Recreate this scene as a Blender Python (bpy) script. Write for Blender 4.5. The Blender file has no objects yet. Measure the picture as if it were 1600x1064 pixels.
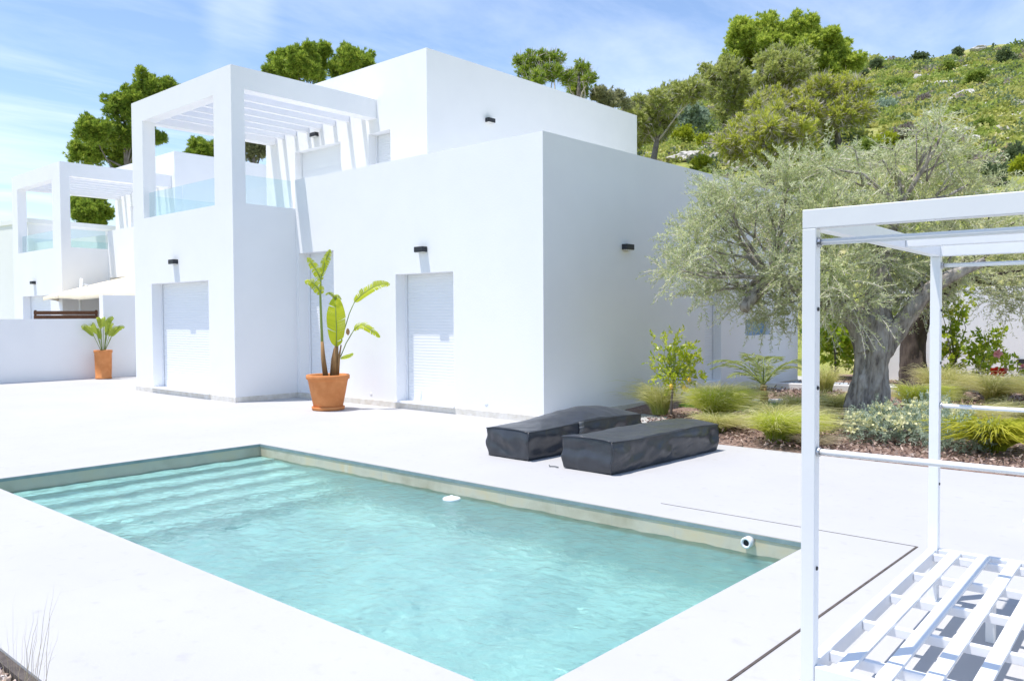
"""A white villa with a pool, an olive garden and a scrub covered hill, built as real geometry."""
import bpy, bmesh, math, random
import numpy as np
from mathutils import Vector, Matrix, noise
random.seed(7)
RNG = np.random.default_rng(11)
scene = bpy.context.scene
COL = scene.collection

# ------------------------------------------------------------------ materials
def new_mat(name):
    m = bpy.data.materials.new(name); m.use_nodes = True
    nt = m.node_tree; nt.nodes.clear()
    return m, nt, nt.nodes.new('ShaderNodeOutputMaterial')

def node(nt, kind, **kw):
    n = nt.nodes.new(kind)
    for k, v in kw.items():
        if k in n.inputs: n.inputs[k].default_value = v
        else: setattr(n, k, v)
    return n

def ramp(nt, stops):
    r = nt.nodes.new('ShaderNodeValToRGB')
    e = r.color_ramp.elements
    while len(e) < len(stops): e.new(.5)
    for el, (p, c) in zip(e, stops):
        el.position = p; el.color = (*c, 1)
    return r

def surface(name, a, b=None, scale=3., rough=.7, bump=0., bump_scale=40., spec=.3, metallic=0., detail=6., coord='Object', stretch=(1, 1, 1), stops=None):
    """a noise-mottled surface between colours a and b with a fine bump"""
    m, nt, out = new_mat(name)
    p = node(nt, 'ShaderNodeBsdfPrincipled', Roughness=rough, Metallic=metallic)
    p.inputs['Specular IOR Level'].default_value = spec
    tc = nt.nodes.new('ShaderNodeTexCoord'); mp = node(nt, 'ShaderNodeMapping', Scale=stretch)
    nt.links.new(tc.outputs[coord], mp.inputs[0])
    if b is None and stops is None:
        p.inputs['Base Color'].default_value = (*a, 1)
    else:
        n = node(nt, 'ShaderNodeTexNoise', Scale=scale, Detail=detail, Roughness=.6)
        nt.links.new(mp.outputs[0], n.inputs['Vector'])
        r = ramp(nt, stops or [(.3, a), (.7, b)])
        nt.links.new(n.outputs['Fac'], r.inputs[0]); nt.links.new(r.outputs[0], p.inputs['Base Color'])
    if bump:
        n2 = node(nt, 'ShaderNodeTexNoise', Scale=bump_scale, Detail=8., Roughness=.65)
        nt.links.new(mp.outputs[0], n2.inputs['Vector'])
        bp = node(nt, 'ShaderNodeBump', Strength=bump, Distance=.02)
        nt.links.new(n2.outputs['Fac'], bp.inputs['Height']); nt.links.new(bp.outputs[0], p.inputs['Normal'])
    nt.links.new(p.outputs[0], out.inputs[0])
    return m

def leafy(name, a, b, c=None, trans=.35, rough=.5, spec=.3):
    """leaf colour from the per-leaf 'tone' attribute, part of the light passing through"""
    m, nt, out = new_mat(name)
    at = node(nt, 'ShaderNodeAttribute', attribute_name='tone')
    st = [(0., a), (1., b)] if c is None else [(0., a), (.55, b), (1., c)]
    r = ramp(nt, st); nt.links.new(at.outputs['Fac'], r.inputs[0])
    p = node(nt, 'ShaderNodeBsdfPrincipled', Roughness=rough); p.inputs['Specular IOR Level'].default_value = spec
    t = nt.nodes.new('ShaderNodeBsdfTranslucent'); mx = node(nt, 'ShaderNodeMixShader'); mx.inputs[0].default_value = trans
    nt.links.new(r.outputs[0], p.inputs['Base Color']); nt.links.new(r.outputs[0], t.inputs['Color'])
    nt.links.new(p.outputs[0], mx.inputs[1]); nt.links.new(t.outputs[0], mx.inputs[2]); nt.links.new(mx.outputs[0], out.inputs[0])
    return m

M = {}
M['plaster'] = surface('white_plaster', (.845, .85, .862), (.875, .88, .888), scale=1.1, rough=.85, bump=.13, bump_scale=38, spec=.15, detail=9.)
M['shutter'] = surface('white_shutter', (.83, .85, .88), rough=.45, spec=.4)
M['plinth'] = surface('plinth_stone', (.62, .58, .5), (.78, .76, .72), scale=7, rough=.8, bump=.2, spec=.2)
M['black_metal'] = surface('black_metal', (.025, .028, .035), (.04, .042, .05), scale=20, rough=.5)
M['frosted'] = surface('frosted_lens', (.7, .7, .68), rough=.3)
M['white_metal'] = surface('white_lacquered_metal', (.84, .85, .87), (.87, .88, .89), scale=8, rough=.35, spec=.5)
M['steel'] = surface('brushed_steel', (.5, .51, .53), rough=.35, metallic=.9)
M['terracotta'] = surface('terracotta', (.55, .2, .065), (.68, .29, .11), scale=5, rough=.75, bump=.15, bump_scale=30, spec=.2)
M['soil'] = surface('potting_soil', (.05, .035, .025), (.1, .07, .05), scale=30, rough=.95, bump=.6)
M['cover'] = surface('grey_tarpaulin', (.034, .038, .046), (.05, .056, .068), scale=4, rough=.33, bump=.15, bump_scale=14, spec=.5)
M['strap'] = surface('grey_strap', (.13, .14, .15), rough=.6)
M['pvc'] = surface('white_plastic', (.8, .82, .84), rough=.4, spec=.5)
M['dark_hole'] = surface('dark_rubber', (.02, .022, .025), rough=.7)
M['wood'] = surface('brown_timber', (.1, .042, .02), (.2, .09, .045), scale=6, rough=.6, stretch=(1, 1, 14), bump=.2)
M['canvas'] = surface('cream_canvas', (.72, .63, .47), (.8, .72, .56), scale=5, rough=.85)
M['bark'] = surface('olive_bark', (.1, .085, .075), (.6, .55, .5), scale=14, rough=.9, bump=1., bump_scale=26, stretch=(1, 1, .28), spec=.15, detail=10., stops=[(.3, (.11, .095, .085)), (.45, (.3, .27, .24)), (.6, (.47, .43, .39)), (.75, (.62, .58, .53))])
M['dark_bark'] = surface('dark_bark', (.05, .04, .035), (.15, .12, .1), scale=8, rough=.9, bump=.9, bump_scale=18, stretch=(1, 1, .3), spec=.15)
M['pine_bark'] = surface('pine_bark', (.16, .135, .12), (.27, .24, .22), scale=5, rough=.9, bump=.5)
M['twig'] = surface('bare_twigs', (.5, .45, .4), (.64, .58, .52), scale=2, rough=.9)
M['stem'] = surface('plant_stem', (.22, .19, .05), (.3, .24, .09), scale=9, rough=.6, stretch=(1, 1, .4))
M['sheath'] = surface('dry_leaf_sheath', (.22, .12, .05), (.4, .24, .1), scale=9, rough=.8, stretch=(3, 3, .5), bump=.3)
M['petiole'] = surface('green_petiole', (.2, .27, .06), (.26, .33, .1), scale=4, rough=.5)
M['mulch'] = surface('bark_mulch', (.13, .085, .065), (.4, .29, .24), scale=26, rough=.95, bump=1., bump_scale=40, spec=.1, stops=[(.25, (.1, .065, .05)), (.5, (.26, .18, .15)), (.75, (.46, .36, .31))])
M['gravel_base'] = surface('gravel_base', (.2, .16, .13), (.36, .31, .27), scale=30, rough=.9, bump=.8)
M['path'] = surface('grey_paving', (.36, .4, .44), (.43, .47, .5), scale=3, rough=.8)
M['kerb'] = surface('white_kerb', (.75, .75, .74), (.82, .82, .82), scale=4, rough=.8)
M['rock'] = surface('pale_limestone', (.4, .38, .36), (.62, .6, .57), scale=4, rough=.9, bump=.8, bump_scale=8)
M['joint'] = surface('joint_gap', (.07, .06, .055), (.13, .11, .1), scale=20, rough=.9)
M['turf'] = leafy('turf_green', (.1, .3, .08), (.2, .42, .12))
M['pine'] = leafy('pine_needles', (.15, .25, .035), (.32, .43, .06), (.54, .6, .1), trans=.45)
M['bright'] = leafy('bright_pine_needles', (.24, .34, .05), (.5, .6, .1), (.72, .76, .18), trans=.5)
M['greenish'] = leafy('pale_pine_needles', (.3, .35, .1), (.5, .55, .17), (.66, .68, .27), trans=.5)
M['fringe'] = leafy('lime_pine_needles', (.33, .39, .06), (.58, .62, .11), (.74, .74, .18), trans=.5)
M['grey'] = leafy('grey_pine_needles', (.23, .25, .13), (.36, .37, .2), (.48, .48, .27), trans=.4)
M['silver'] = leafy('silver_leaves', (.3, .4, .29), (.5, .6, .47), trans=.3)
M['lime'] = leafy('lime_leaves', (.3, .38, .02), (.55, .58, .06), trans=.4)
M['dark'] = leafy('dark_scrub_leaves', (.11, .16, .075), (.24, .3, .15), trans=.3)
M['green'] = leafy('green_scrub_leaves', (.2, .29, .05), (.42, .5, .12), trans=.45)
M['purple'] = leafy('dry_scrub_leaves', (.28, .24, .21), (.4, .36, .32), trans=.3)
M['scrub'] = leafy('hillside_scrub_leaves', (.22, .27, .06), (.42, .46, .11), (.58, .56, .2), trans=.5)
M['olive'] = leafy('olive_leaves', (.33, .39, .18), (.6, .65, .34), (.85, .87, .66), trans=.46, rough=.45, spec=.4)
M['glossy'] = leafy('glossy_leaves', (.16, .3, .02), (.45, .56, .04), (.68, .66, .12), trans=.5, rough=.32, spec=.5)
M['banana'] = leafy('paddle_leaves', (.36, .47, .02), (.58, .62, .03), trans=.5, rough=.4, spec=.4)
M['paddle_dark'] = leafy('small_paddle_leaves', (.2, .3, .04), (.48, .54, .08), trans=.45, rough=.4)
M['palm'] = leafy('palm_leaflets', (.26, .33, .1), (.46, .5, .2), trans=.4)
M['feather'] = leafy('feather_grass_blades', (.36, .43, .08), (.62, .62, .22), (.84, .76, .48), trans=.5, rough=.6)
M['lush'] = leafy('green_grass_blades', (.34, .47, .02), (.6, .68, .07), (.78, .74, .32), trans=.5, rough=.5)
M['straw'] = leafy('straw_blades', (.4, .33, .2), (.6, .52, .38), trans=.3)
M['seed'] = leafy('pale_seed_heads', (.56, .56, .2), (.84, .8, .48), trans=.5)
M['strappy'] = leafy('strap_leaves', (.34, .4, .03), (.62, .6, .08), trans=.5, rough=.4)
M['curry'] = leafy('silver_green_leaves', (.26, .35, .26), (.5, .58, .46), trans=.35)
M['flower_cream'] = leafy('cream_flower_heads', (.75, .75, .4), (.88, .86, .6), trans=.35)
M['flower_red'] = leafy('red_petals', (.65, .03, .02), (.8, .12, .06), trans=.4)
M['flower_pink'] = leafy('pink_petals', (.75, .3, .32), (.8, .45, .45), trans=.4)
M['lemon'] = surface('lemon_skin', (.75, .45, .03), (.8, .55, .06), scale=20, rough=.45)

# patio: pale trowelled cement with faint wear
def patio_material():
    m, nt, out = new_mat('pale_cement')
    p = node(nt, 'ShaderNodeBsdfPrincipled', Roughness=.75); p.inputs['Specular IOR Level'].default_value = .25
    tc = nt.nodes.new('ShaderNodeTexCoord')
    n1 = node(nt, 'ShaderNodeTexNoise', Scale=.7, Detail=8., Roughness=.65); n2 = node(nt, 'ShaderNodeTexNoise', Scale=9., Detail=6.)
    for n in (n1, n2): nt.links.new(tc.outputs['Object'], n.inputs['Vector'])
    r1 = ramp(nt, [(.3, PATIO_A), (.7, PATIO_B)]); nt.links.new(n1.outputs['Fac'], r1.inputs[0])
    r2 = ramp(nt, [(.2, (.88, .87, .84)), (.4, (1, 1, 1))]); nt.links.new(n2.outputs['Fac'], r2.inputs[0])
    mx = nt.nodes.new('ShaderNodeMix'); mx.data_type = 'RGBA'; mx.blend_type = 'MULTIPLY'; mx.inputs[0].default_value = 1
    nt.links.new(r1.outputs[0], mx.inputs[6]); nt.links.new(r2.outputs[0], mx.inputs[7]); nt.links.new(mx.outputs[2], p.inputs['Base Color'])
    n3 = node(nt, 'ShaderNodeTexNoise', Scale=55., Detail=5.); nt.links.new(tc.outputs['Object'], n3.inputs['Vector'])
    b = node(nt, 'ShaderNodeBump', Strength=.08, Distance=.01); nt.links.new(n3.outputs['Fac'], b.inputs['Height']); nt.links.new(b.outputs[0], p.inputs['Normal'])
    nt.links.new(p.outputs[0], out.inputs[0])
    return m
PATIO_A, PATIO_B = (.44, .442, .45), (.475, .478, .485)
M['patio'] = patio_material()

def glass_material(name, tint, gloss):
    m, nt, out = new_mat(name)
    t = nt.nodes.new('ShaderNodeBsdfTransparent'); t.inputs[0].default_value = (*tint, 1)
    g = node(nt, 'ShaderNodeBsdfGlossy', Roughness=.02); f = node(nt, 'ShaderNodeLayerWeight', Blend=.18)
    mu = node(nt, 'ShaderNodeMath', operation='MULTIPLY'); mu.inputs[1].default_value = gloss
    mx = nt.nodes.new('ShaderNodeMixShader'); nt.links.new(f.outputs['Facing'], mu.inputs[0]); nt.links.new(mu.outputs[0], mx.inputs[0])
    nt.links.new(t.outputs[0], mx.inputs[1]); nt.links.new(g.outputs[0], mx.inputs[2]); nt.links.new(mx.outputs[0], out.inputs[0])
    return m
M['glass'] = glass_material('balustrade_glass', (.9, .965, .97), .6)
M['window_glass'] = surface('blue_reflection_pane', (.2, .34, .5), rough=.08, spec=.8)  # the blue is a reflection put into the pane's base colour

# pool shell: pale stone tiles
def pool_material():
    m, nt, out = new_mat('pool_stone_tiles')
    p = node(nt, 'ShaderNodeBsdfPrincipled', Roughness=.6)
    tc = nt.nodes.new('ShaderNodeTexCoord')
    n1 = node(nt, 'ShaderNodeTexNoise', Scale=2.2, Detail=8., Roughness=.6); nt.links.new(tc.outputs['Object'], n1.inputs['Vector'])
    r1 = ramp(nt, [(.28, (.46, .4, .28)), (.5, (.62, .56, .44)), (.66, (.68, .55, .35)), (.78, (.7, .66, .56))]); nt.links.new(n1.outputs['Fac'], r1.inputs[0])
    # tile joints on x, y and z every 0.6 m
    sx = nt.nodes.new('ShaderNodeSeparateXYZ'); nt.links.new(tc.outputs['Object'], sx.inputs[0])
    prev = None
    for ax, per, off in (('X', .6, .13), ('Y', .6, .21)):
        a = node(nt, 'ShaderNodeMath', operation='ADD'); a.inputs[1].default_value = 50 + off
        d = node(nt, 'ShaderNodeMath', operation='DIVIDE'); d.inputs[1].default_value = per
        fr = node(nt, 'ShaderNodeMath', operation='FRACT'); lt = node(nt, 'ShaderNodeMath', operation='LESS_THAN'); lt.inputs[1].default_value = .008
        nt.links.new(sx.outputs[ax], a.inputs[0]); nt.links.new(a.outputs[0], d.inputs[0]); nt.links.new(d.outputs[0], fr.inputs[0]); nt.links.new(fr.outputs[0], lt.inputs[0])
        if prev is None: prev = lt
        else:
            mxm = node(nt, 'ShaderNodeMath', operation='MAXIMUM'); nt.links.new(prev.outputs[0], mxm.inputs[0]); nt.links.new(lt.outputs[0], mxm.inputs[1]); prev = mxm
    mx = nt.nodes.new('ShaderNodeMix'); mx.data_type = 'RGBA'; mx.inputs[7].default_value = (.4, .39, .35, 1)
    s = node(nt, 'ShaderNodeMath', operation='MULTIPLY'); s.inputs[1].default_value = .45
    nt.links.new(prev.outputs[0], s.inputs[0]); nt.links.new(s.outputs[0], mx.inputs[0]); nt.links.new(r1.outputs[0], mx.inputs[6]); nt.links.new(mx.outputs[2], p.inputs['Base Color'])
    nt.links.new(p.outputs[0], out.inputs[0])
    return m
M['pool'] = pool_material()
M['shadow_trim'] = surface('teal_shadow_trim', (.2, .27, .28), (.3, .37, .38), scale=6, rough=.5)  # dark teal carries the shade under the pool edge
M['pool_floor'] = surface('pale_pool_plaster', (.80, .86, .84), (.88, .92, .9), scale=2.5, rough=.7)

def water_material():
    m, nt, out = new_mat('pool_water')
    tc = nt.nodes.new('ShaderNodeTexCoord')
    mp = node(nt, 'ShaderNodeMapping', Scale=(1., 1.6, 1.), Rotation=(0, 0, math.radians(20))); nt.links.new(tc.outputs['Object'], mp.inputs[0])
    n1 = node(nt, 'ShaderNodeTexNoise', Scale=8., Detail=5., Roughness=.6, Distortion=.6); nt.links.new(mp.outputs[0], n1.inputs['Vector'])
    b = node(nt, 'ShaderNodeBump', Strength=.35, Distance=.05); nt.links.new(n1.outputs['Fac'], b.inputs['Height'])
    r = node(nt, 'ShaderNodeBsdfRefraction', Roughness=0., IOR=1.33)
    g = node(nt, 'ShaderNodeBsdfGlossy', Roughness=.06); f = node(nt, 'ShaderNodeFresnel', IOR=1.33)
    for n in (r, g, f): nt.links.new(b.outputs[0], n.inputs['Normal'])
    mx = nt.nodes.new('ShaderNodeMixShader'); nt.links.new(f.outputs[0], mx.inputs[0]); nt.links.new(r.outputs[0], mx.inputs[1]); nt.links.new(g.outputs[0], mx.inputs[2])
    nt.links.new(mx.outputs[0], out.inputs[0])
    r.inputs['Color'].default_value = (*WATER_COLOR, 1)
    return m
WATER_COLOR = (.73, .99, .965)
M['water'] = water_material()

# terrain: stony slope
def terrain_material():
    m, nt, out = new_mat('stony_ground')
    p = node(nt, 'ShaderNodeBsdfPrincipled', Roughness=.95); p.inputs['Specular IOR Level'].default_value = .1
    tc = nt.nodes.new('ShaderNodeTexCoord')
    n1 = node(nt, 'ShaderNodeTexNoise', Scale=.55, Detail=9., Roughness=.68); nt.links.new(tc.outputs['Object'], n1.inputs['Vector'])
    r1 = ramp(nt, [(.3, (.17, .22, .05)), (.5, (.3, .33, .09)), (.6, (.42, .4, .17)), (.68, (.55, .5, .36)), (.74, (.66, .63, .58))]); nt.links.new(n1.outputs['Fac'], r1.inputs[0])
    nt.links.new(r1.outputs[0], p.inputs['Base Color'])
    n2 = node(nt, 'ShaderNodeTexNoise', Scale=3., Detail=8.); nt.links.new(tc.outputs['Object'], n2.inputs['Vector'])
    b = node(nt, 'ShaderNodeBump', Strength=1., Distance=.3); nt.links.new(n2.outputs['Fac'], b.inputs['Height']); nt.links.new(b.outputs[0], p.inputs['Normal'])
    nt.links.new(p.outputs[0], out.inputs[0])
    return m
M['terrain'] = terrain_material()

# ------------------------------------------------------------------ object helpers
def link(o, parent=None):
    COL.objects.link(o)
    if parent is not None: o.parent = parent
    return o

def tag(o, label=None, cat=None, group=None, kind=None):
    if label: o['label'] = label
    if cat: o['category'] = cat
    if group: o['group'] = group
    if kind: o['kind'] = kind
    return o

def thing(name, label, cat, loc=(0, 0, 0), rz=0, group=None):
    o = bpy.data.objects.new(name, None); o.location = loc; o.rotation_euler = (0, 0, rz); o.empty_display_size = .3
    return tag(link(o), label, cat, group)

def children(o): return [c for c in bpy.data.objects if c.parent == o]

def copy_tree(o, parent=None):
    c = o.copy(); COL.objects.link(c); c.parent = parent
    for ch in children(o): copy_tree(ch, c)
    return c

class MB:
    def __init__(s): s.v, s.f, s.smooth = [], [], False
    def add(s, vs, fs):
        k = len(s.v); s.v += [tuple(p) for p in vs]; s.f += [tuple(i + k for i in f) for f in fs]; return s
    def box(s, x0, x1, y0, y1, z0, z1):
        return s.add([(x0, y0, z0), (x1, y0, z0), (x1, y1, z0), (x0, y1, z0), (x0, y0, z1), (x1, y0, z1), (x1, y1, z1), (x0, y1, z1)],
                     [(3, 2, 1, 0), (4, 5, 6, 7), (0, 1, 5, 4), (1, 2, 6, 5), (2, 3, 7, 6), (3, 0, 4, 7)])
    def tube(s, pts, rad, n=8, cap=True, jitter=0.):
        pts = [Vector(p) for p in pts]; rings = []
        if not hasattr(rad, '__len__'): rad = [rad] * len(pts)
        ref = None
        for i, p in enumerate(pts):
            d = (pts[min(i + 1, len(pts) - 1)] - pts[max(i - 1, 0)]).normalized()
            if ref is None: ref = Vector((1, 0, 0)) if abs(d.x) < .8 else Vector((0, 1, 0))
            a = (ref - d * ref.dot(d)).normalized(); b = d.cross(a); ref = a
            rings.append([p + (a * math.cos(t) + b * math.sin(t)) * rad[i] * (1 + (random.uniform(-jitter, jitter) if jitter else 0)) for t in [2 * math.pi * k / n for k in range(n)]])
        k0 = len(s.v)
        for r in rings: s.v += [tuple(p) for p in r]
        for i in range(len(rings) - 1):
            for k in range(n):
                a = k0 + i * n + k; b = k0 + i * n + (k + 1) % n
                s.f.append((a, b, b + n, a + n))
        if cap:
            s.f.append(tuple(k0 + k for k in range(n))[::-1]); s.f.append(tuple(k0 + (len(rings) - 1) * n + k for k in range(n)))
        return s
    def lathe(s, prof, n=32, c=(0, 0, 0)):
        k0 = len(s.v)
        for r, z in prof:
            for k in range(n):
                t = 2 * math.pi * k / n; s.v.append((c[0] + r * math.cos(t), c[1] + r * math.sin(t), c[2] + z))
        for i in range(len(prof) - 1):
            for k in range(n):
                a = k0 + i * n + k; b = k0 + i * n + (k + 1) % n
                s.f.append((a, b, b + n, a + n))
        return s
    def build(s, name, mat, parent=None, smooth=False, bevel=0., at=None):
        me = bpy.data.meshes.new(name); me.from_pydata(s.v, [], s.f); me.update()
        me.materials.append(M[mat] if isinstance(mat, str) else mat)
        if smooth: me.polygons.foreach_set('use_smooth', [True] * len(me.polygons))
        o = bpy.data.objects.new(name, me)
        if at: o.location = at
        if bevel:
            b = o.modifiers.new('edge', 'BEVEL'); b.width = bevel; b.segments = 2; b.limit_method = 'ANGLE'; b.harden_normals = False
        return link(o, parent)

def quads(name, V, mat, parent=None, tone=None, smooth=False):
    """V: (n, 4, 3) array of quads -> one mesh with a per-vertex 'tone'"""
    V = np.asarray(V, np.float32); n = len(V)
    me = bpy.data.meshes.new(name)
    me.vertices.add(n * 4); me.vertices.foreach_set('co', V.reshape(-1))
    me.loops.add(n * 4); me.loops.foreach_set('vertex_index', np.arange(n * 4, dtype=np.int32))
    me.polygons.add(n); me.polygons.foreach_set('loop_start', np.arange(0, n * 4, 4, dtype=np.int32))
    me.update(calc_edges=True)
    t = np.repeat(np.asarray(RNG.random(n) if tone is None else tone, np.float32), 4)
    a = me.attributes.new('tone', 'FLOAT', 'POINT'); a.data.foreach_set('value', t)
    me.materials.append(M[mat])
    if smooth: me.polygons.foreach_set('use_smooth', np.ones(n, bool))
    return link(bpy.data.objects.new(name, me), parent)

def unit(a): return a / np.maximum(np.linalg.norm(a, axis=-1, keepdims=True), 1e-9)
def rand_dirs(n): return unit(RNG.normal(size=(n, 3)))

def leaves(P, D, L, W):
    """rhombic leaves at P pointing along D"""
    n = len(P); D = unit(D); S = unit(np.cross(D, rand_dirs(n)))
    L = np.broadcast_to(np.asarray(L), (n,))[:, None]; W = np.broadcast_to(np.asarray(W), (n,))[:, None]
    mid = P + D * L * .45
    return np.stack([P, mid - S * W * .5, P + D * L, mid + S * W * .5], 1)

def ribbons(paths, W):
    """paths (n, k, 3), W (k,) or (n, k) half-open ribbon widths -> quads"""
    paths = np.asarray(paths, float); n, k, _ = paths.shape
    W = np.broadcast_to(np.asarray(W, float), (n, k))[:, :, None]
    d = unit(np.gradient(paths, axis=1)); s = unit(np.cross(d, rand_dirs(n)[:, None, :]))
    a, b = paths - s * W / 2, paths + s * W / 2
    return np.stack([a[:, :-1], b[:, :-1], b[:, 1:], a[:, 1:]], 2).reshape(-1, 4, 3)

def ball_points(lumps, dens, power=.45):
    """points in the lumps (x, y, z, r), denser towards each lump's skin; outward directions"""
    P, D = [], []
    for x, y, z, r in lumps:
        n = max(4, int(dens * r * r * 12.6)); d = rand_dirs(n); q = RNG.random(n) ** power
        q = q * (.8 + .35 * np.sin(d[:, 0] * 5 + x * 3) * np.sin(d[:, 2] * 6 + d[:, 1] * 4 + z))
        P.append(np.array([x, y, z]) + d * (q * r)[:, None]); D.append(d)
    return np.concatenate(P), np.concatenate(D)

def crown(name, lumps, mat, parent, dens, per, L, W, up=.4, spread=.9, keep=None, power=.45):
    P, D = ball_points(lumps, dens, power)
    if keep is not None:
        k = keep(P, D); P, D = P[k], D[k]
    n = len(P); base = RNG.random(n)
    PP = np.repeat(P, per, 0); DD = np.repeat(D, per, 0) + rand_dirs(n * per) * spread + np.array([0, 0, up])
    tone = np.clip(np.repeat(base, per) * .65 + RNG.random(n * per) * .35, 0, 1)
    return quads(name, leaves(PP + rand_dirs(n * per) * L * .15, DD, L * RNG.uniform(.7, 1.25, n * per), W * RNG.uniform(.7, 1.2, n * per)), mat, parent, tone)

def shift(lumps, base): return [(x - base[0], y - base[1], z - base[2], r) for x, y, z, r in lumps]
SUN_E, SKY_S, EXPO, CLOUD, SKY_T = 3.4, .125, .66, (6.9, 7.3, 7.9, 1), (1.0, 1.0, 1.06, 1)

RIDGE = ((-180, .03), (-70, .06), (-40, .16), (-12, .262), (0, .272), (10, .278), (19, .272), (31, .262), (33.5, .245), (37, .19), (46, .10), (59, .05), (73.5, .03), (100, .02), (180, .03))
def terrain_z(x, y):
    x = np.asarray(x, float); y = np.asarray(y, float)
    r = np.hypot(x, y); az = np.degrees(np.arctan2(-x, y))
    T = np.interp(az, [a for a, _ in RIDGE], [t for _, t in RIDGE])
    s = np.clip(r - np.interp(az, (40, 52), (22.8, 55)), 0, None); rr = np.minimum(r, 140)
    z = rr * T * (1 - np.exp(-s / 9)) * (.82 + .18 * rr / 140)
    z = z + np.clip((rr - 30) / 110, 0, 1) * (1.0 * np.sin(x * .13 + 1) * np.sin(y * .11) + .5 * np.sin(x * .31 + y * .17) + .3 * np.sin(y * .53 - x * .41))
    z = z + 1.6 * np.clip(s / 110, 0, 1)
    f = np.clip((r - 140) / 260, 0, 1); f = f * f * (3 - 2 * f)
    z = z * (1 - f) - 4 * f
    k = lambda a, lo, hi, w: np.clip((a - lo) / w, 0, 1) * np.clip((hi - a) / w, 0, 1)
    return z - .06 - 2.2 * k(x, -11, -.6, .6) * k(y, 1.5, 7.2, .6)
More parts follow.
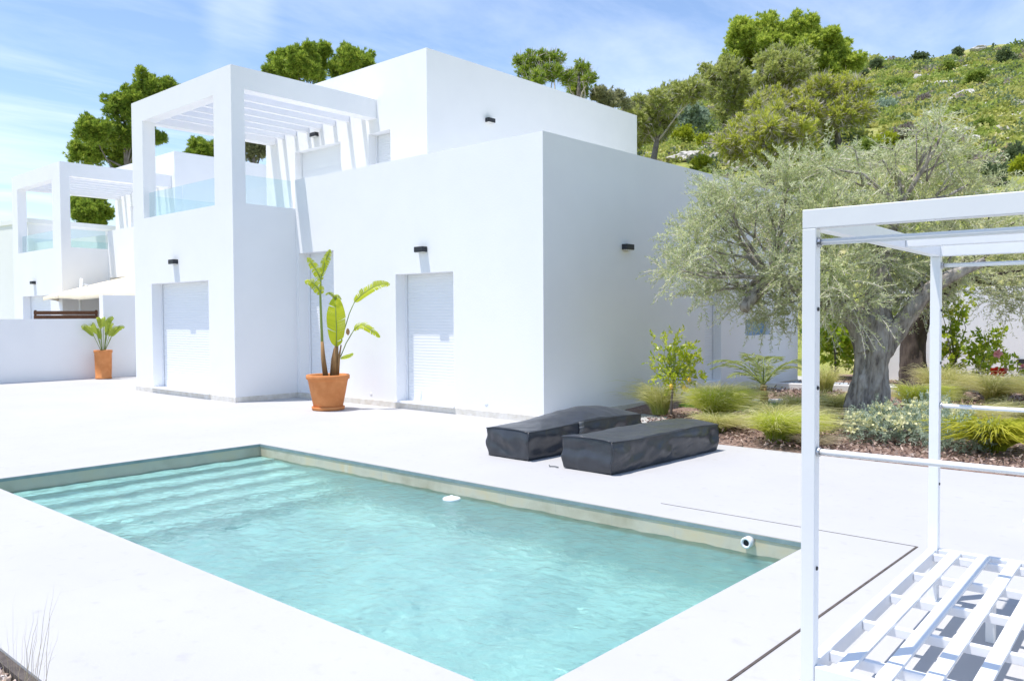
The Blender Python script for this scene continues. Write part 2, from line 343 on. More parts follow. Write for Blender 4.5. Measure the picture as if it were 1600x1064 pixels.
TREE_TABLE = (
    ('left_pine', 'pine', (-41.24, 18.0, 0.02), ((-40.32, 18.52, 12.79, 0.73), (-39.63, 19.22, 12.74, 0.52), (-41.25, 17.36, 11.8, 0.6), (-40.41, 17.84, 12.12, 0.66), (-40.84, 16.28, 10.42, 0.71), (-41.24, 17.4, 10.51, 0.85), (-43.03, 16.28, 9.79, 0.52), (-42.52, 16.81, 9.73, 0.67), (-41.96, 17.93, 9.82, 0.74), (-40.46, 18.12, 11.19, 0.61), (-40.81, 19.16, 10.63, 0.4))),
    ('opening_pine', 'pine', (-40.93, 20.99, -0.07), ((-40.33, 20.99, 10.42, 0.41), (-39.88, 21.3, 10.02, 0.54), (-40.05, 20.63, 9.75, 0.41), (-39.63, 21.98, 10.24, 0.51))),
    ('grey_pine', 'grey', (-37.67, 22.73, -0.14), ((-38.58, 23.22, 10.25, 0.64), (-38.11, 23.54, 10.59, 0.51), (-38.58, 22.64, 10.52, 0.51))),
    ('neigh_pine', 'pine', (-57.88, 22.21, 0.77), ((-58.68, 22.14, 9.34, 0.75), (-57.08, 22.25, 8.69, 0.74), (-57.51, 21.92, 8.36, 0.57), (-57.91, 22.99, 9.48, 0.67), (-58.03, 23.36, 8.66, 0.76), (-58.48, 23.03, 8.19, 0.67))),
    ('pine_b', 'pine', (-35.65, 24.04, -0.14), ((-36.86, 23.86, 14.61, 0.63), (-34.83, 23.48, 14.26, 0.67), (-35.36, 24.91, 14.89, 0.57), (-36.65, 23.27, 14.08, 0.5), (-34.91, 25.13, 15.03, 0.38), (-34.74, 24.01, 13.86, 0.74), (-35.88, 23.58, 13.77, 0.62))),
    ('pine_c', 'pine', (-34.97, 26.71, -0.16), ((-34.21, 26.07, 14.72, 0.63), (-35.48, 27.75, 15.16, 0.63), (-36.0, 26.8, 14.79, 0.59), (-34.51, 27.48, 14.7, 0.39), (-34.71, 26.25, 15.25, 0.32), (-35.64, 27.44, 14.65, 0.59))),
    ('pine_d', 'thin', (-21.7, 26.17, 3.39), ((-22.09, 26.08, 11.99, 0.41), (-22.16, 26.99, 12.31, 0.34), (-21.65, 27.29, 12.35, 0.29), (-22.19, 25.79, 11.56, 0.36), (-21.52, 26.05, 11.38, 0.35), (-22.45, 25.85, 12.09, 0.26), (-21.15, 26.41, 11.48, 0.35), (-21.3, 25.45, 10.95, 0.4))),
    ('pine_e', 'thin', (-21.67, 28.75, 4.55), ((-21.24, 28.49, 12.11, 0.29), (-22.08, 29.38, 11.86, 0.49), (-21.4, 27.58, 11.52, 0.31), (-20.67, 28.13, 11.49, 0.26), (-21.95, 28.92, 11.41, 0.43))),
    ('pine_f', 'grey', (-21.24, 30.3, 5.65), ((-21.04, 29.79, 11.25, 0.38), (-20.93, 30.61, 11.16, 0.36), (-21.55, 29.99, 11.32, 0.27), (-21.01, 30.0, 10.89, 0.38), (-21.19, 31.77, 11.17, 0.23))),
    ('big_pine', 'bright', (-20.51, 47.78, 12.48), ((-22.48, 46.08, 18.27, 0.88), (-21.54, 47.1, 18.74, 0.83), (-19.5, 47.43, 18.21, 0.82), (-20.65, 48.07, 18.06, 0.84), (-22.9, 46.09, 17.41, 0.79), (-18.32, 48.3, 17.4, 0.71), (-17.98, 49.42, 17.27, 0.57), (-17.14, 48.64, 16.16, 0.55), (-18.82, 48.63, 16.84, 0.93), (-18.44, 49.66, 16.33, 0.78), (-21.39, 46.35, 17.43, 0.93), (-19.37, 47.12, 16.98, 0.91), (-20.68, 47.0, 16.95, 0.82), (-19.34, 48.95, 18.08, 0.63), (-22.41, 47.23, 17.09, 0.85), (-18.21, 48.03, 16.2, 0.71), (-22.12, 46.61, 18.42, 0.73))),
    ('mid_pine', 'greenish', (-18.59, 42.08, 10.36), ((-18.07, 41.46, 14.44, 1.0), (-18.93, 41.82, 14.27, 0.96), (-17.36, 41.41, 14.04, 0.93), (-18.41, 42.67, 13.84, 0.92), (-19.21, 42.84, 15.24, 0.77), (-17.9, 43.56, 15.13, 0.65))),
    ('shoulder_pine', 'greenish', (-22.94, 44.42, 11.64), ((-23.9, 44.56, 15.89, 0.6), (-23.74, 45.26, 15.76, 0.73), (-22.05, 43.58, 15.45, 0.81), (-22.02, 44.32, 14.96, 1.05), (-23.41, 45.44, 14.97, 1.09), (-22.21, 45.53, 14.58, 1.07), (-22.23, 44.55, 13.64, 1.06))),
    ('hump_pine', 'fringe', (-17.65, 39.21, 9.31), ((-18.17, 40.14, 12.46, 0.72), (-18.27, 39.24, 11.82, 0.71), (-17.62, 40.06, 11.86, 0.81), (-17.52, 38.72, 11.13, 0.79))),
    ('right_pine', 'fringe', (-15.12, 41.32, 9.77), ((-15.61, 40.35, 12.67, 0.74), (-14.99, 41.23, 12.66, 0.8), (-16.11, 40.01, 12.07, 0.79), (-15.35, 40.93, 11.95, 1.0), (-14.91, 42.57, 12.34, 0.92), (-14.06, 41.27, 11.48, 0.69), (-15.58, 39.89, 11.17, 0.88), (-14.58, 40.35, 11.09, 0.88))),
    ('low_pine', 'fringe', (-15.19, 33.74, 6.9), ((-15.16, 32.88, 9.4, 0.76), (-16.51, 33.87, 9.42, 0.71), (-14.64, 33.62, 9.37, 0.77), (-16.59, 32.51, 8.94, 0.61), (-15.2, 32.67, 8.7, 0.76), (-15.11, 35.04, 8.97, 0.8), (-16.01, 33.15, 8.47, 0.69), (-13.79, 33.58, 8.97, 0.67), (-14.7, 32.8, 8.18, 0.59))),
    ('silver_tree', 'silver', (-27.81, 49.75, 13.53), ((-27.44, 48.74, 14.89, 0.62), (-28.12, 48.67, 14.67, 0.52), (-27.61, 50.35, 15.2, 0.48), (-27.73, 48.84, 14.21, 0.63), (-27.05, 48.91, 14.22, 0.52))),
    ('left_slope_tree', 'greenish', (-21.32, 33.85, 7.67), ((-21.49, 33.71, 11.36, 0.68), (-20.6, 33.58, 11.49, 0.66), (-20.88, 35.51, 12.21, 0.79), (-21.45, 32.68, 10.79, 0.57), (-21.34, 33.91, 10.68, 0.87), (-21.07, 34.77, 10.94, 0.68), (-19.64, 34.59, 12.04, 0.57), (-22.2, 34.67, 10.39, 0.6), (-19.4, 34.92, 12.21, 0.48))),
)
SHRUB_TABLE = (
    ('lime', (-25.93, 45.07, 12.12), 0.6, 0.42),
    ('lime', (-23.59, 43.23, 11.41), 0.42, 0.3),
    ('lime', (-19.59, 35.73, 8.4), 0.47, 0.33),
    ('dark', (-30.87, 56.06, 15.52), 0.73, 0.59),
    ('dark', (-37.2, 114.61, 33.96), 0.76, 0.76),
    ('dark', (-35.24, 127.21, 37.37), 0.82, 0.57),
    ('dark', (-17.71, 91.81, 25.41), 0.8, 0.8),
    ('green', (-15.93, 72.27, 19.25), 0.6, 0.6),
    ('silver', (-18.02, 56.7, 14.67), 0.59, 0.44),
    ('purple', (-12.22, 42.27, 9.89), 0.4, 0.4),
    ('dark', (-6.71, 37.15, 7.49), 0.37, 0.3),
    ('dark', (-6.94, 34.3, 6.34), 0.35, 0.35),
    ('lime', (-12.36, 39.36, 8.87), 0.58, 0.41),
    ('lime', (-6.35, 35.18, 6.67), 0.42, 0.3),
    ('green', (-16.09, 45.75, 11.42), 0.48, 0.39),
    ('green', (-13.13, 38.58, 8.66), 0.46, 0.37),
    ('dark', (-11.3, 47.94, 11.62), 0.3, 0.24),
    ('green', (-9.78, 37.5, 7.85), 0.37, 0.3),
    ('green', (-9.18, 43.54, 10.09), 0.39, 0.27),
    ('green', (-25.51, 84.48, 23.24), 0.56, 0.44),
    ('dark', (-35.65, 105.65, 30.62), 0.55, 0.44),
    ('green', (-22.46, 90.25, 25.6), 0.51, 0.41),
    ('purple', (-16.64, 61.02, 15.84), 0.35, 0.28),
    ('dark', (-31.11, 130.6, 38.27), 0.55, 0.55),
)
ROCK_TABLE = (
    ((-22.35, 39.35, 9.9), 1.16, 0.27),
    ((-20.54, 38.63, 9.5), 0.26, 0.26),
    ((-18.65, 37.07, 8.73), 0.28, 0.19),
    ((-10.12, 43.08, 9.96), 0.66, 0.18),
    ((-28.94, 132.89, 39.17), 1.28, 0.36),
    ((-20.03, 79.52, 21.57), 1.12, 0.22),
    ((-14.45, 63.12, 16.48), 0.87, 0.17),
    ((-16.81, 54.2, 13.87), 0.36, 0.16),
    ((-9.38, 51.4, 12.71), 0.41, 0.14),
    ((-13.33, 69.99, 18.41), 0.33, 0.24),
    ((-24.65, 88.38, 24.93), 0.44, 0.19),
    ((-11.78, 40.57, 9.22), 0.21, 0.12),
    ((-17.15, 83.51, 22.91), 0.34, 0.23),
    ((-8.17, 46.54, 11.05), 0.28, 0.12),
)
OLIVE_LUMPS = ((-5.85, 10.55, 2.63, 0.5), (-5.8, 11.0, 3.07, 0.47), (-5.84, 10.04, 2.24, 0.28), (-6.44, 10.76, 2.25, 0.17), (-5.39, 10.81, 3.29, 0.41), (-5.75, 12.2, 3.0, 0.55), (-6.13, 11.87, 2.23, 0.45), (-5.45, 11.39, 1.83, 0.36), (-5.83, 10.62, 1.9, 0.26), (-4.83, 11.08, 3.29, 0.44), (-4.69, 11.12, 3.54, 0.31), (-4.28, 11.2, 3.59, 0.33), (-4.73, 11.07, 2.24, 0.44), (-5.31, 11.91, 1.62, 0.29), (-4.22, 11.06, 2.94, 0.51), (-4.07, 10.91, 2.2, 0.51), (-4.42, 12.83, 3.72, 0.41), (-3.75, 12.21, 3.72, 0.36), (-3.62, 13.22, 3.77, 0.43), (-3.16, 12.12, 4.0, 0.24), (-3.24, 12.66, 4.34, 0.14), (-3.05, 12.61, 3.77, 0.32), (-2.9, 12.95, 3.4, 0.32), (-3.55, 12.68, 2.98, 0.55), (-3.79, 12.04, 2.41, 0.54), (-3.84, 11.09, 1.78, 0.38), (-4.27, 11.21, 1.7, 0.3), (-4.07, 12.82, 1.71, 0.31), (-6.17, 11.52, 3.49, 0.24), (-5.18, 12.54, 2.91, 0.55), (-3.91, 11.63, 2.96, 0.48), (-4.97, 11.8, 1.71, 0.28), (-3.66, 12.77, 2.26, 0.37), (-3.49, 12.47, 1.92, 0.31), (-3.35, 12.89, 2.2, 0.31), (-3.65, 12.12, 1.61, 0.21), (-3.03, 12.44, 2.04, 0.25), )
OLIVE_BACK_LUMPS = ((-3.22, 16.26, 3.59, 0.44), (-2.7, 15.5, 3.15, 0.52), (-3.5, 16.68, 2.98, 0.52), (-3.03, 16.84, 2.5, 0.57), (-3.32, 14.98, 2.43, 0.42), (-3.31, 16.82, 1.95, 0.4), (-2.93, 16.87, 1.82, 0.45), (-3.78, 16.1, 3.4, 0.51), (-2.28, 15.12, 2.29, 0.6), (-4.08, 16.5, 2.77, 0.47), (-2.32, 15.28, 3.0, 0.5), )
SHRUB_WHERE = (
    'bush beside the pale rock slab, above the corner of the villa wall', 'small bush between the rock slab and the twiggy pines', 'low bush just above the long villa wall, below the rock slab',
    'shadowy bush tucked behind the silver blue bush', 'round bush on the skyline nearest to the big pine', 'flat bush on the skyline, second from the big pine',
    'large bush near the upper right corner of the slope', 'bush standing tall in the upper right part of the slope', 'round bush on open ground right of the twiggy pines',
    'dry bush a little above the olive crown, left of its tallest shoot', 'bush at the right edge of the photo, lowest of the dark ones', 'bush just above the daybed beam and right of the olive crown',
    'bush poking out behind the left half of the olive crown', 'bush at the right edge of the photo just above the daybed beam', 'bush touching the right side of the twiggy lime topped pine',
    'bush between the twiggy pines and the olive crown', 'tiny bush right of the tallest olive shoot', 'bush partly hidden behind the top of the olive crown',
    'bush halfway up the slope near the right edge', 'small bush on the upper slope below the first skyline bush', 'tiny bush where the skyline meets the big pine',
    'small bush on the upper slope below the skyline, right of centre', 'dry bush in the middle of the open slope', 'small bush standing alone on the skyline, farthest right')
ROCK_WHERE = (
    'broad pale rock slab above the corner of the villa wall', 'small pale boulder at the right end of the rock slab', 'small pale boulder below the twiggy pines, right of the slab',
    'long pale rock ledge right of the tallest olive shoot', 'pale rock outcrop on the skyline at upper right', 'long pale ledge across the upper open slope',
    'pale ledge lower right of the long upper ledge', 'pale rock below the round silvery bush', 'pale rock at the right edge halfway up the slope',
    'small pale rock beneath the large dark bush at upper right', 'small pale rock left of the long upper ledge', 'tiny pale rock beside the dry purplish bush above the olive',
    'small pale rock just below the skyline outcrop', 'small pale rock at the very right edge of the slope')
# ------------------------------------------------------------------ ground, hill, patio, beds
def build_ground():
    rs = np.concatenate([np.arange(.0, 30, .5), np.arange(30, 150, 1.5), np.geomspace(150, 4500, 40)]); na = 400
    az = np.linspace(0, 2 * np.pi, na, endpoint=False)
    R_, A = np.meshgrid(rs[1:], az, indexing='ij'); X = -R_ * np.sin(A); Y = R_ * np.cos(A); Z = terrain_z(X, Y)
    v = [(0, 0, float(terrain_z(0, 0)))] + list(zip(X.ravel().tolist(), Y.ravel().tolist(), Z.ravel().tolist()))
    f = [(0, 1 + (k + 1) % na, 1 + k) for k in range(na)][::-1]
    for i in range(len(rs) - 2):
        for k in range(na):
            a = 1 + i * na + k; b = 1 + i * na + (k + 1) % na; f.append((a, b, b + na, a + na))
    m = MB(); m.v = v; m.f = f
    o = m.build('hillside_ground', 'terrain', smooth=True); tag(o, kind='structure')
    bm = bmesh.new(); bm.from_mesh(o.data); bmesh.ops.recalc_face_normals(bm, faces=bm.faces)
    if sum(fc.normal.z for fc in bm.faces) < 0: bmesh.ops.reverse_faces(bm, faces=bm.faces)
    bm.to_mesh(o.data); bm.free()
build_ground()

PX0, PX1, PY0, PY1, WZ = -9.33, -2.25, 2.56, 5.65, -.15          # the pool opening and the water level
m = MB()                                                          # patio slab round the pool opening
XA, XB, YA, YB = -95, 14, 1.3, 9.3  # paving extended far left to bounce white light onto the distant building
for x0, x1, y0, y1 in ((XA, PX0, YA, YB), (PX1, XB, YA, YB), (PX0, PX1, YA, PY0), (PX0, PX1, PY1, YB), (XA, -6.6, YB, 24)):
    m.add([(x0, y0, 0), (x1, y0, 0), (x1, y1, 0), (x0, y1, 0)], [(0, 1, 2, 3)])
m.add([(XA, YA, -.3), (XB, YA, -.3), (XB, YA, 0), (XA, YA, 0)], [(0, 1, 2, 3)])
m.add([(-6.6, YB, 0), (-6.6, YB, -.3), (XB, YB, -.3), (XB, YB, 0)], [(0, 1, 2, 3)])
tag(m.build('patio', 'patio'), kind='structure')
m = MB()                                                          # narrow open joints that frame the pool surround
m.box(-1.672, -1.658, 1.32, 6.05, .001, .004); m.box(-3.7, -1.658, 6.05, 6.054, .001, .003); m
tag(m.build('patio_joint', 'joint'), kind='structure')

m = MB()                                                          # pool shell: walls, floor and four entry steps
FZ = -1.3
steps = [(-9.33, -9.02, -.2), (-9.02, -8.66, -.4), (-8.66, -8.3, -.6), (-8.3, -7.94, -.8), (-7.94, -7.58, -1.0)]
def wall_quad(a, b, z0, z1): m.add([(a[0], a[1], z0), (b[0], b[1], z0), (b[0], b[1], z1), (a[0], a[1], z1)], [(0, 1, 2, 3)])
def pool_walls(z0, z1): wall_quad((PX0, PY1), (PX1, PY1), z0, z1); wall_quad((PX1, PY1), (PX1, PY0), z0, z1); wall_quad((PX1, PY0), (PX0, PY0), z0, z1); wall_quad((PX0, PY0), (PX0, PY1), z0, z1)
pool_walls(-.26, -.001)
tag(m.build('pool_basin', 'pool'), kind='structure').cycles.is_caustics_receiver = True
m = MB(); pool_walls(FZ, -.26)
m.add([(PX0, PY0, FZ), (PX1, PY0, FZ), (PX1, PY1, FZ), (PX0, PY1, FZ)], [(0, 1, 2, 3)])
for x0, x1, z in steps:
    m.add([(x0, PY0, z), (x1, PY0, z), (x1, PY1, z), (x0, PY1, z)], [(0, 1, 2, 3)])
    zn = FZ if (x0, x1, z) == steps[-1] else steps[steps.index((x0, x1, z)) + 1][2]
    m.add([(x1, PY0, z), (x1, PY0, zn), (x1, PY1, zn), (x1, PY1, z)], [(0, 1, 2, 3)])
tag(m.build('pool_floor', 'pool_floor'), kind='structure').cycles.is_caustics_receiver = True

m = MB(); m.box(PX0 + .001, PX1 - .001, PY1 - .006, PY1 - .0005, -.034, -.004).box(PX0 + .0005, PX0 + .006, PY0 + .001, PY1 - .007, -.034, -.004)  # dark strip painted in for the coping's shadow, built like a tile trim
tag(m.build('pool_shadow_trim', 'shadow_trim'), kind='structure')

def build_water():
    nx, ny = 480, 220; e = .012
    xs = np.linspace(PX0 - e, PX1 + e, nx); ys = np.linspace(PY0 - e, PY1 + e, ny); X, Y = np.meshgrid(xs, ys, indexing='ij')
    Z = np.full_like(X, WZ); rg = np.random.default_rng(3)
    for k in range(90):                                           # wind ripples of many directions and lengths
        lam = .07 * 10 ** (rg.random() * 1.0); th = rg.normal(math.radians(65), .8); ph = rg.uniform(0, 6.28)
        Z += lam * .0019 * (lam / .2) ** -.4 * np.sin(2 * np.pi / lam * (X * np.cos(th) + Y * np.sin(th)) + ph + .9 * np.sin(X * 1.3 + Y * .9 + k))
    n = nx * ny; v = list(zip(X.ravel().tolist(), Y.ravel().tolist(), Z.ravel().tolist()))
    f = [(i * ny + j, (i + 1) * ny + j, (i + 1) * ny + j + 1, i * ny + j + 1) for i in range(nx - 1) for j in range(ny - 1)]
    zb = FZ - .02; v += [(xs[0], ys[0], zb), (xs[-1], ys[0], zb), (xs[-1], ys[-1], zb), (xs[0], ys[-1], zb)]
    edge = lambda idx, a, b: f.append(tuple(idx) + (b, a))
    edge([i * ny for i in range(nx)][::-1], n, n + 1); edge([(nx - 1) * ny + j for j in range(ny)][::-1], n + 1, n + 2)
    edge([i * ny + ny - 1 for i in range(nx)], n + 2, n + 3); edge([j for j in range(ny)], n + 3, n)
    f.append((n + 3, n + 2, n + 1, n))
    mb = MB(); mb.v, mb.f = v, f
    o = mb.build('pool_water', 'water'); o.data.polygons.foreach_set('use_smooth', [i < (nx - 1) * (ny - 1) for i in range(len(o.data.polygons))])
    tag(o, kind='structure'); o.cycles.is_caustics_caster = True; return o
build_water()

m = MB(); m.lathe([(.001, -.012), (.025, -.012), (.025, .012), (.034, .016), (.041, .01), (.041, -.055), (.033, -.055)], 24)
t = thing('return_nozzle', 'white round water inlet nozzle on the far pool wall near its right corner', 'nozzle', (-2.70, PY1 - .055, -.062))
o = m.build('nozzle_ring', 'pvc', t, smooth=True); o.rotation_euler = (math.radians(90), 0, 0)
m = MB(); m.lathe([(.0005, 0), (.0245, 0), (.0245, -.03), (.0005, -.03)], 20)
o = m.build('nozzle_opening', 'dark_hole', t); o.rotation_euler = (math.radians(90), 0, 0); o.location = (0, .002, 0)
t = thing('pool_floater', 'white round floating dosing disc on the water near the far pool wall', 'floater', (-5.66, 5.47, WZ + .009))
m = MB(); m.lathe([(.001, .02), (.04, .02), (.046, .014), (.076, .01), (.086, .003), (.086, -.02), (.07, -.03), (.04, -.1), (.001, -.1)], 28)
m.build('float_body', 'pvc', t, smooth=True)
m = MB(); m.lathe([(.001, .03), (.016, .03), (.02, .024), (.02, .015)], 16); m.build('cap', 'pvc', t, smooth=True)

m = MB(); m.add([(-6.59, 9.31, -.03), (14, 9.31, -.03), (14, 24, -.03), (-6.59, 24, -.03)], [(0, 1, 2, 3)])
def soil_bed():
    n = 90; xs = np.linspace(-7.8, 14, n); ys = np.linspace(9.32, 24, n); X, Y = np.meshgrid(xs, ys, indexing='ij')
    Z = .0 + .03 * np.sin(X * 1.7 + Y) * np.sin(Y * 1.3) + .05 * np.clip((Y - 9.3) / 3, 0, 1) - .045 * np.clip((9.7 - Y) / .4, 0, 1)
    k = np.clip((11.6 - Y) / .6, 0, 1) * (X < -6.75); Z = Z * (1 - k) - .035 * k
    mb = MB(); mb.v = list(zip(X.ravel().tolist(), Y.ravel().tolist(), Z.ravel().tolist()))
    mb.f = [(i * n + j, (i + 1) * n + j, (i + 1) * n + j + 1, i * n + j + 1) for i in range(n - 1) for j in range(n - 1)]
    tag(mb.build('garden_bed', 'mulch', smooth=True), kind='structure')
soil_bed()
def chips(name, n, x0, x1, y0, y1, z, size, mat, flat=.5):
    P = np.stack([RNG.uniform(x0, x1, n), RNG.uniform(y0, y1, n), np.full(n, z)], 1)
    D = rand_dirs(n) * np.array([1, 1, flat])
    return quads(name, leaves(P + [0, 0, .01], D, size * RNG.uniform(.5, 1.5, n), size * .4), mat)
M['chip'] = leafy('mulch_chips', (.1, .06, .045), (.32, .22, .18), (.55, .44, .37), trans=0, rough=.9)
tag(chips('mulch_chips', 14000, -6.75, 3, 9.36, 14, .045, .06, 'chip'), kind='stuff')
tag(chips('mulch_chips', 9000, -7.7, 3, 14, 20, .06, .08, 'chip'), kind='stuff')

# gravel strip in front of the patio
m = MB(); m.box(-30, 14, -8, 1.25, -.35, -.06); tag(m.build('gravel_bed', 'gravel_base'), kind='structure')
m = MB(); m.box(-30, 14, 1.252, 1.298, -.3, -.012)
tag(m.build('patio_edging', 'joint'), kind='structure')
def stone_mesh(seed, s):
    rg = random.Random(seed); bm = bmesh.new(); bmesh.ops.create_icosphere(bm, subdivisions=1, radius=1)
    sc = (rg.uniform(.7, 1.2), rg.uniform(.5, .9), rg.uniform(.45, .75))
    v = []
    for q in bm.verts:
        k = 1 + rg.uniform(-.22, .22); v.append((q.co.x * k * sc[0] * s, q.co.y * k * sc[1] * s, q.co.z * k * sc[2] * s))
    f = [tuple(q.index for q in fc.verts) for fc in bm.faces]; bm.free(); return v, f
def gravel():
    V, F, T = [], [], []
    rg = random.Random(5)
    protos = [stone_mesh(i, 1.) for i in range(12)]
    for i in range(2600):
        x = rg.uniform(-5.9, -3.5); y = 1.24 - abs(rg.gauss(0, .35)); v, f = protos[i % 12]; s = rg.uniform(.012, .034)
        a = rg.uniform(0, 6.28); c, q = math.cos(a), math.sin(a); k = len(V)
        V += [(x + (p[0] * c - p[1] * q) * s, y + (p[0] * q + p[1] * c) * s, -.055 + p[2] * s + rg.uniform(0, .03)) for p in v]
        F += [tuple(j + k for j in ff) for ff in f]; T += [rg.random()] * len(v)
    me = bpy.data.meshes.new('gravel'); me.from_pydata(V, [], F); a = me.attributes.new('tone', 'FLOAT', 'POINT'); a.data.foreach_set('value', T)
    M['pebble'] = leafy('pebbles', (.12, .12, .15), (.5, .36, .26), (.62, .6, .58), trans=0, rough=.8)
    me.materials.append(M['pebble']); tag(link(bpy.data.objects.new('gravel', me)), kind='stuff')
gravel()

# ------------------------------------------------------------------ villas
def front_wall(m, x0, x1, z0, z1, y, holes, axis='y'):
    """a wall face in the plane y (or x) with recessed openings (a0, a1, z0, z1, depth)"""
    def pt(a, d, z): return (a, y + d, z) if axis == 'y' else (y - d, a, z)
    A = sorted({x0, x1} | {h[0] for h in holes} | {h[1] for h in holes}); Z = sorted({z0, z1} | {h[2] for h in holes} | {h[3] for h in holes})
    for a, b in zip(A, A[1:]):
        for c, d in zip(Z, Z[1:]):
            if not any(h[0] <= a and b <= h[1] and h[2] <= c and d <= h[3] for h in holes):
                m.add([pt(a, 0, c), pt(b, 0, c), pt(b, 0, d), pt(a, 0, d)], [(0, 1, 2, 3)])
    for a, b, c, d, dp in holes:
        m.add([pt(a, 0, c), pt(a, dp, c), pt(a, dp, d), pt(a, 0, d)], [(0, 1, 2, 3)]); m.add([pt(b, dp, c), pt(b, 0, c), pt(b, 0, d), pt(b, dp, d)], [(0, 1, 2, 3)])
        m.add([pt(a, 0, d), pt(a, dp, d), pt(b, dp, d), pt(b, 0, d)], [(0, 1, 2, 3)]); m.add([pt(a, dp, c), pt(a, 0, c), pt(b, 0, c), pt(b, dp, c)], [(0, 1, 2, 3)])
        m.add([pt(a, dp, c), pt(b, dp, c), pt(b, dp, d), pt(a, dp, d)], [(0, 1, 2, 3)])

def shutter(name, parent, a0, a1, z0, z1, plane, axis='y', pitch=.052):
    """a closed roller shutter of bulging slats between two guide rails"""
    m = MB(); n = max(2, round((z1 - z0) / pitch)); p = (z1 - z0) / n; prof = []
    for k in range(n):
        z = z0 + k * p; prof += [(.0, z), (-.0035, z + p * .12), (-.005, z + p * .5), (-.004, z + p * .88), (-.0, z + p * .95)]
    prof.append((0, z1))
    def pt(a, d, z): return (a, plane + d, z) if axis == 'y' else (plane - d, a, z)
    vs = [pt(a0, d, z) for d, z in prof] + [pt(a1, d, z) for d, z in prof]; N = len(prof)
    m.add(vs, [(i, N + i, N + i + 1, i + 1) for i in range(N - 1)])
    sh = m.build(name, 'shutter', parent)
    for a in (a0, a1 - .035):
        g = MB()
        if axis == 'y': g.box(a, a + .035, plane - .03, plane - .013, z0, z1)
        else: g.box(plane + .013, plane + .03, a, a + .035, z0, z1)
        g.build('guide_rail', 'shutter', sh)
    return sh

def wall_lamp(parent, x, y, z, side=False):
    m = MB()
    if side: m.box(x + .001, x + .11, y - .11, y + .11, z - .045, z + .045)
    else: m.box(x - .11, x + .11, y - .11, y - .001, z - .045, z + .045)
    o = m.build('wall_lamp', 'black_metal', parent, bevel=.006)
    m = MB()
    if side: m.box(x + .015, x + .098, y - .095, y + .095, z - .052, z - .046)
    else: m.box(x - .095, x + .095, y - .098, y - .015, z - .052, z - .046)
    m.build('lens', 'frosted', o)
    return o

TX0, TX1, TY, MY, UY = -18.43, -14.216, 8.106, 9.47, 11.56        # tower, main front and upper front planes
MX, UX0, UX1, UY1, MY1 = -7.806, -18.614, -12.597, 19.36, 18.8
TOP, MTOP, UTOP, PAR = 6.33, 4.34, 7.1, 3.77

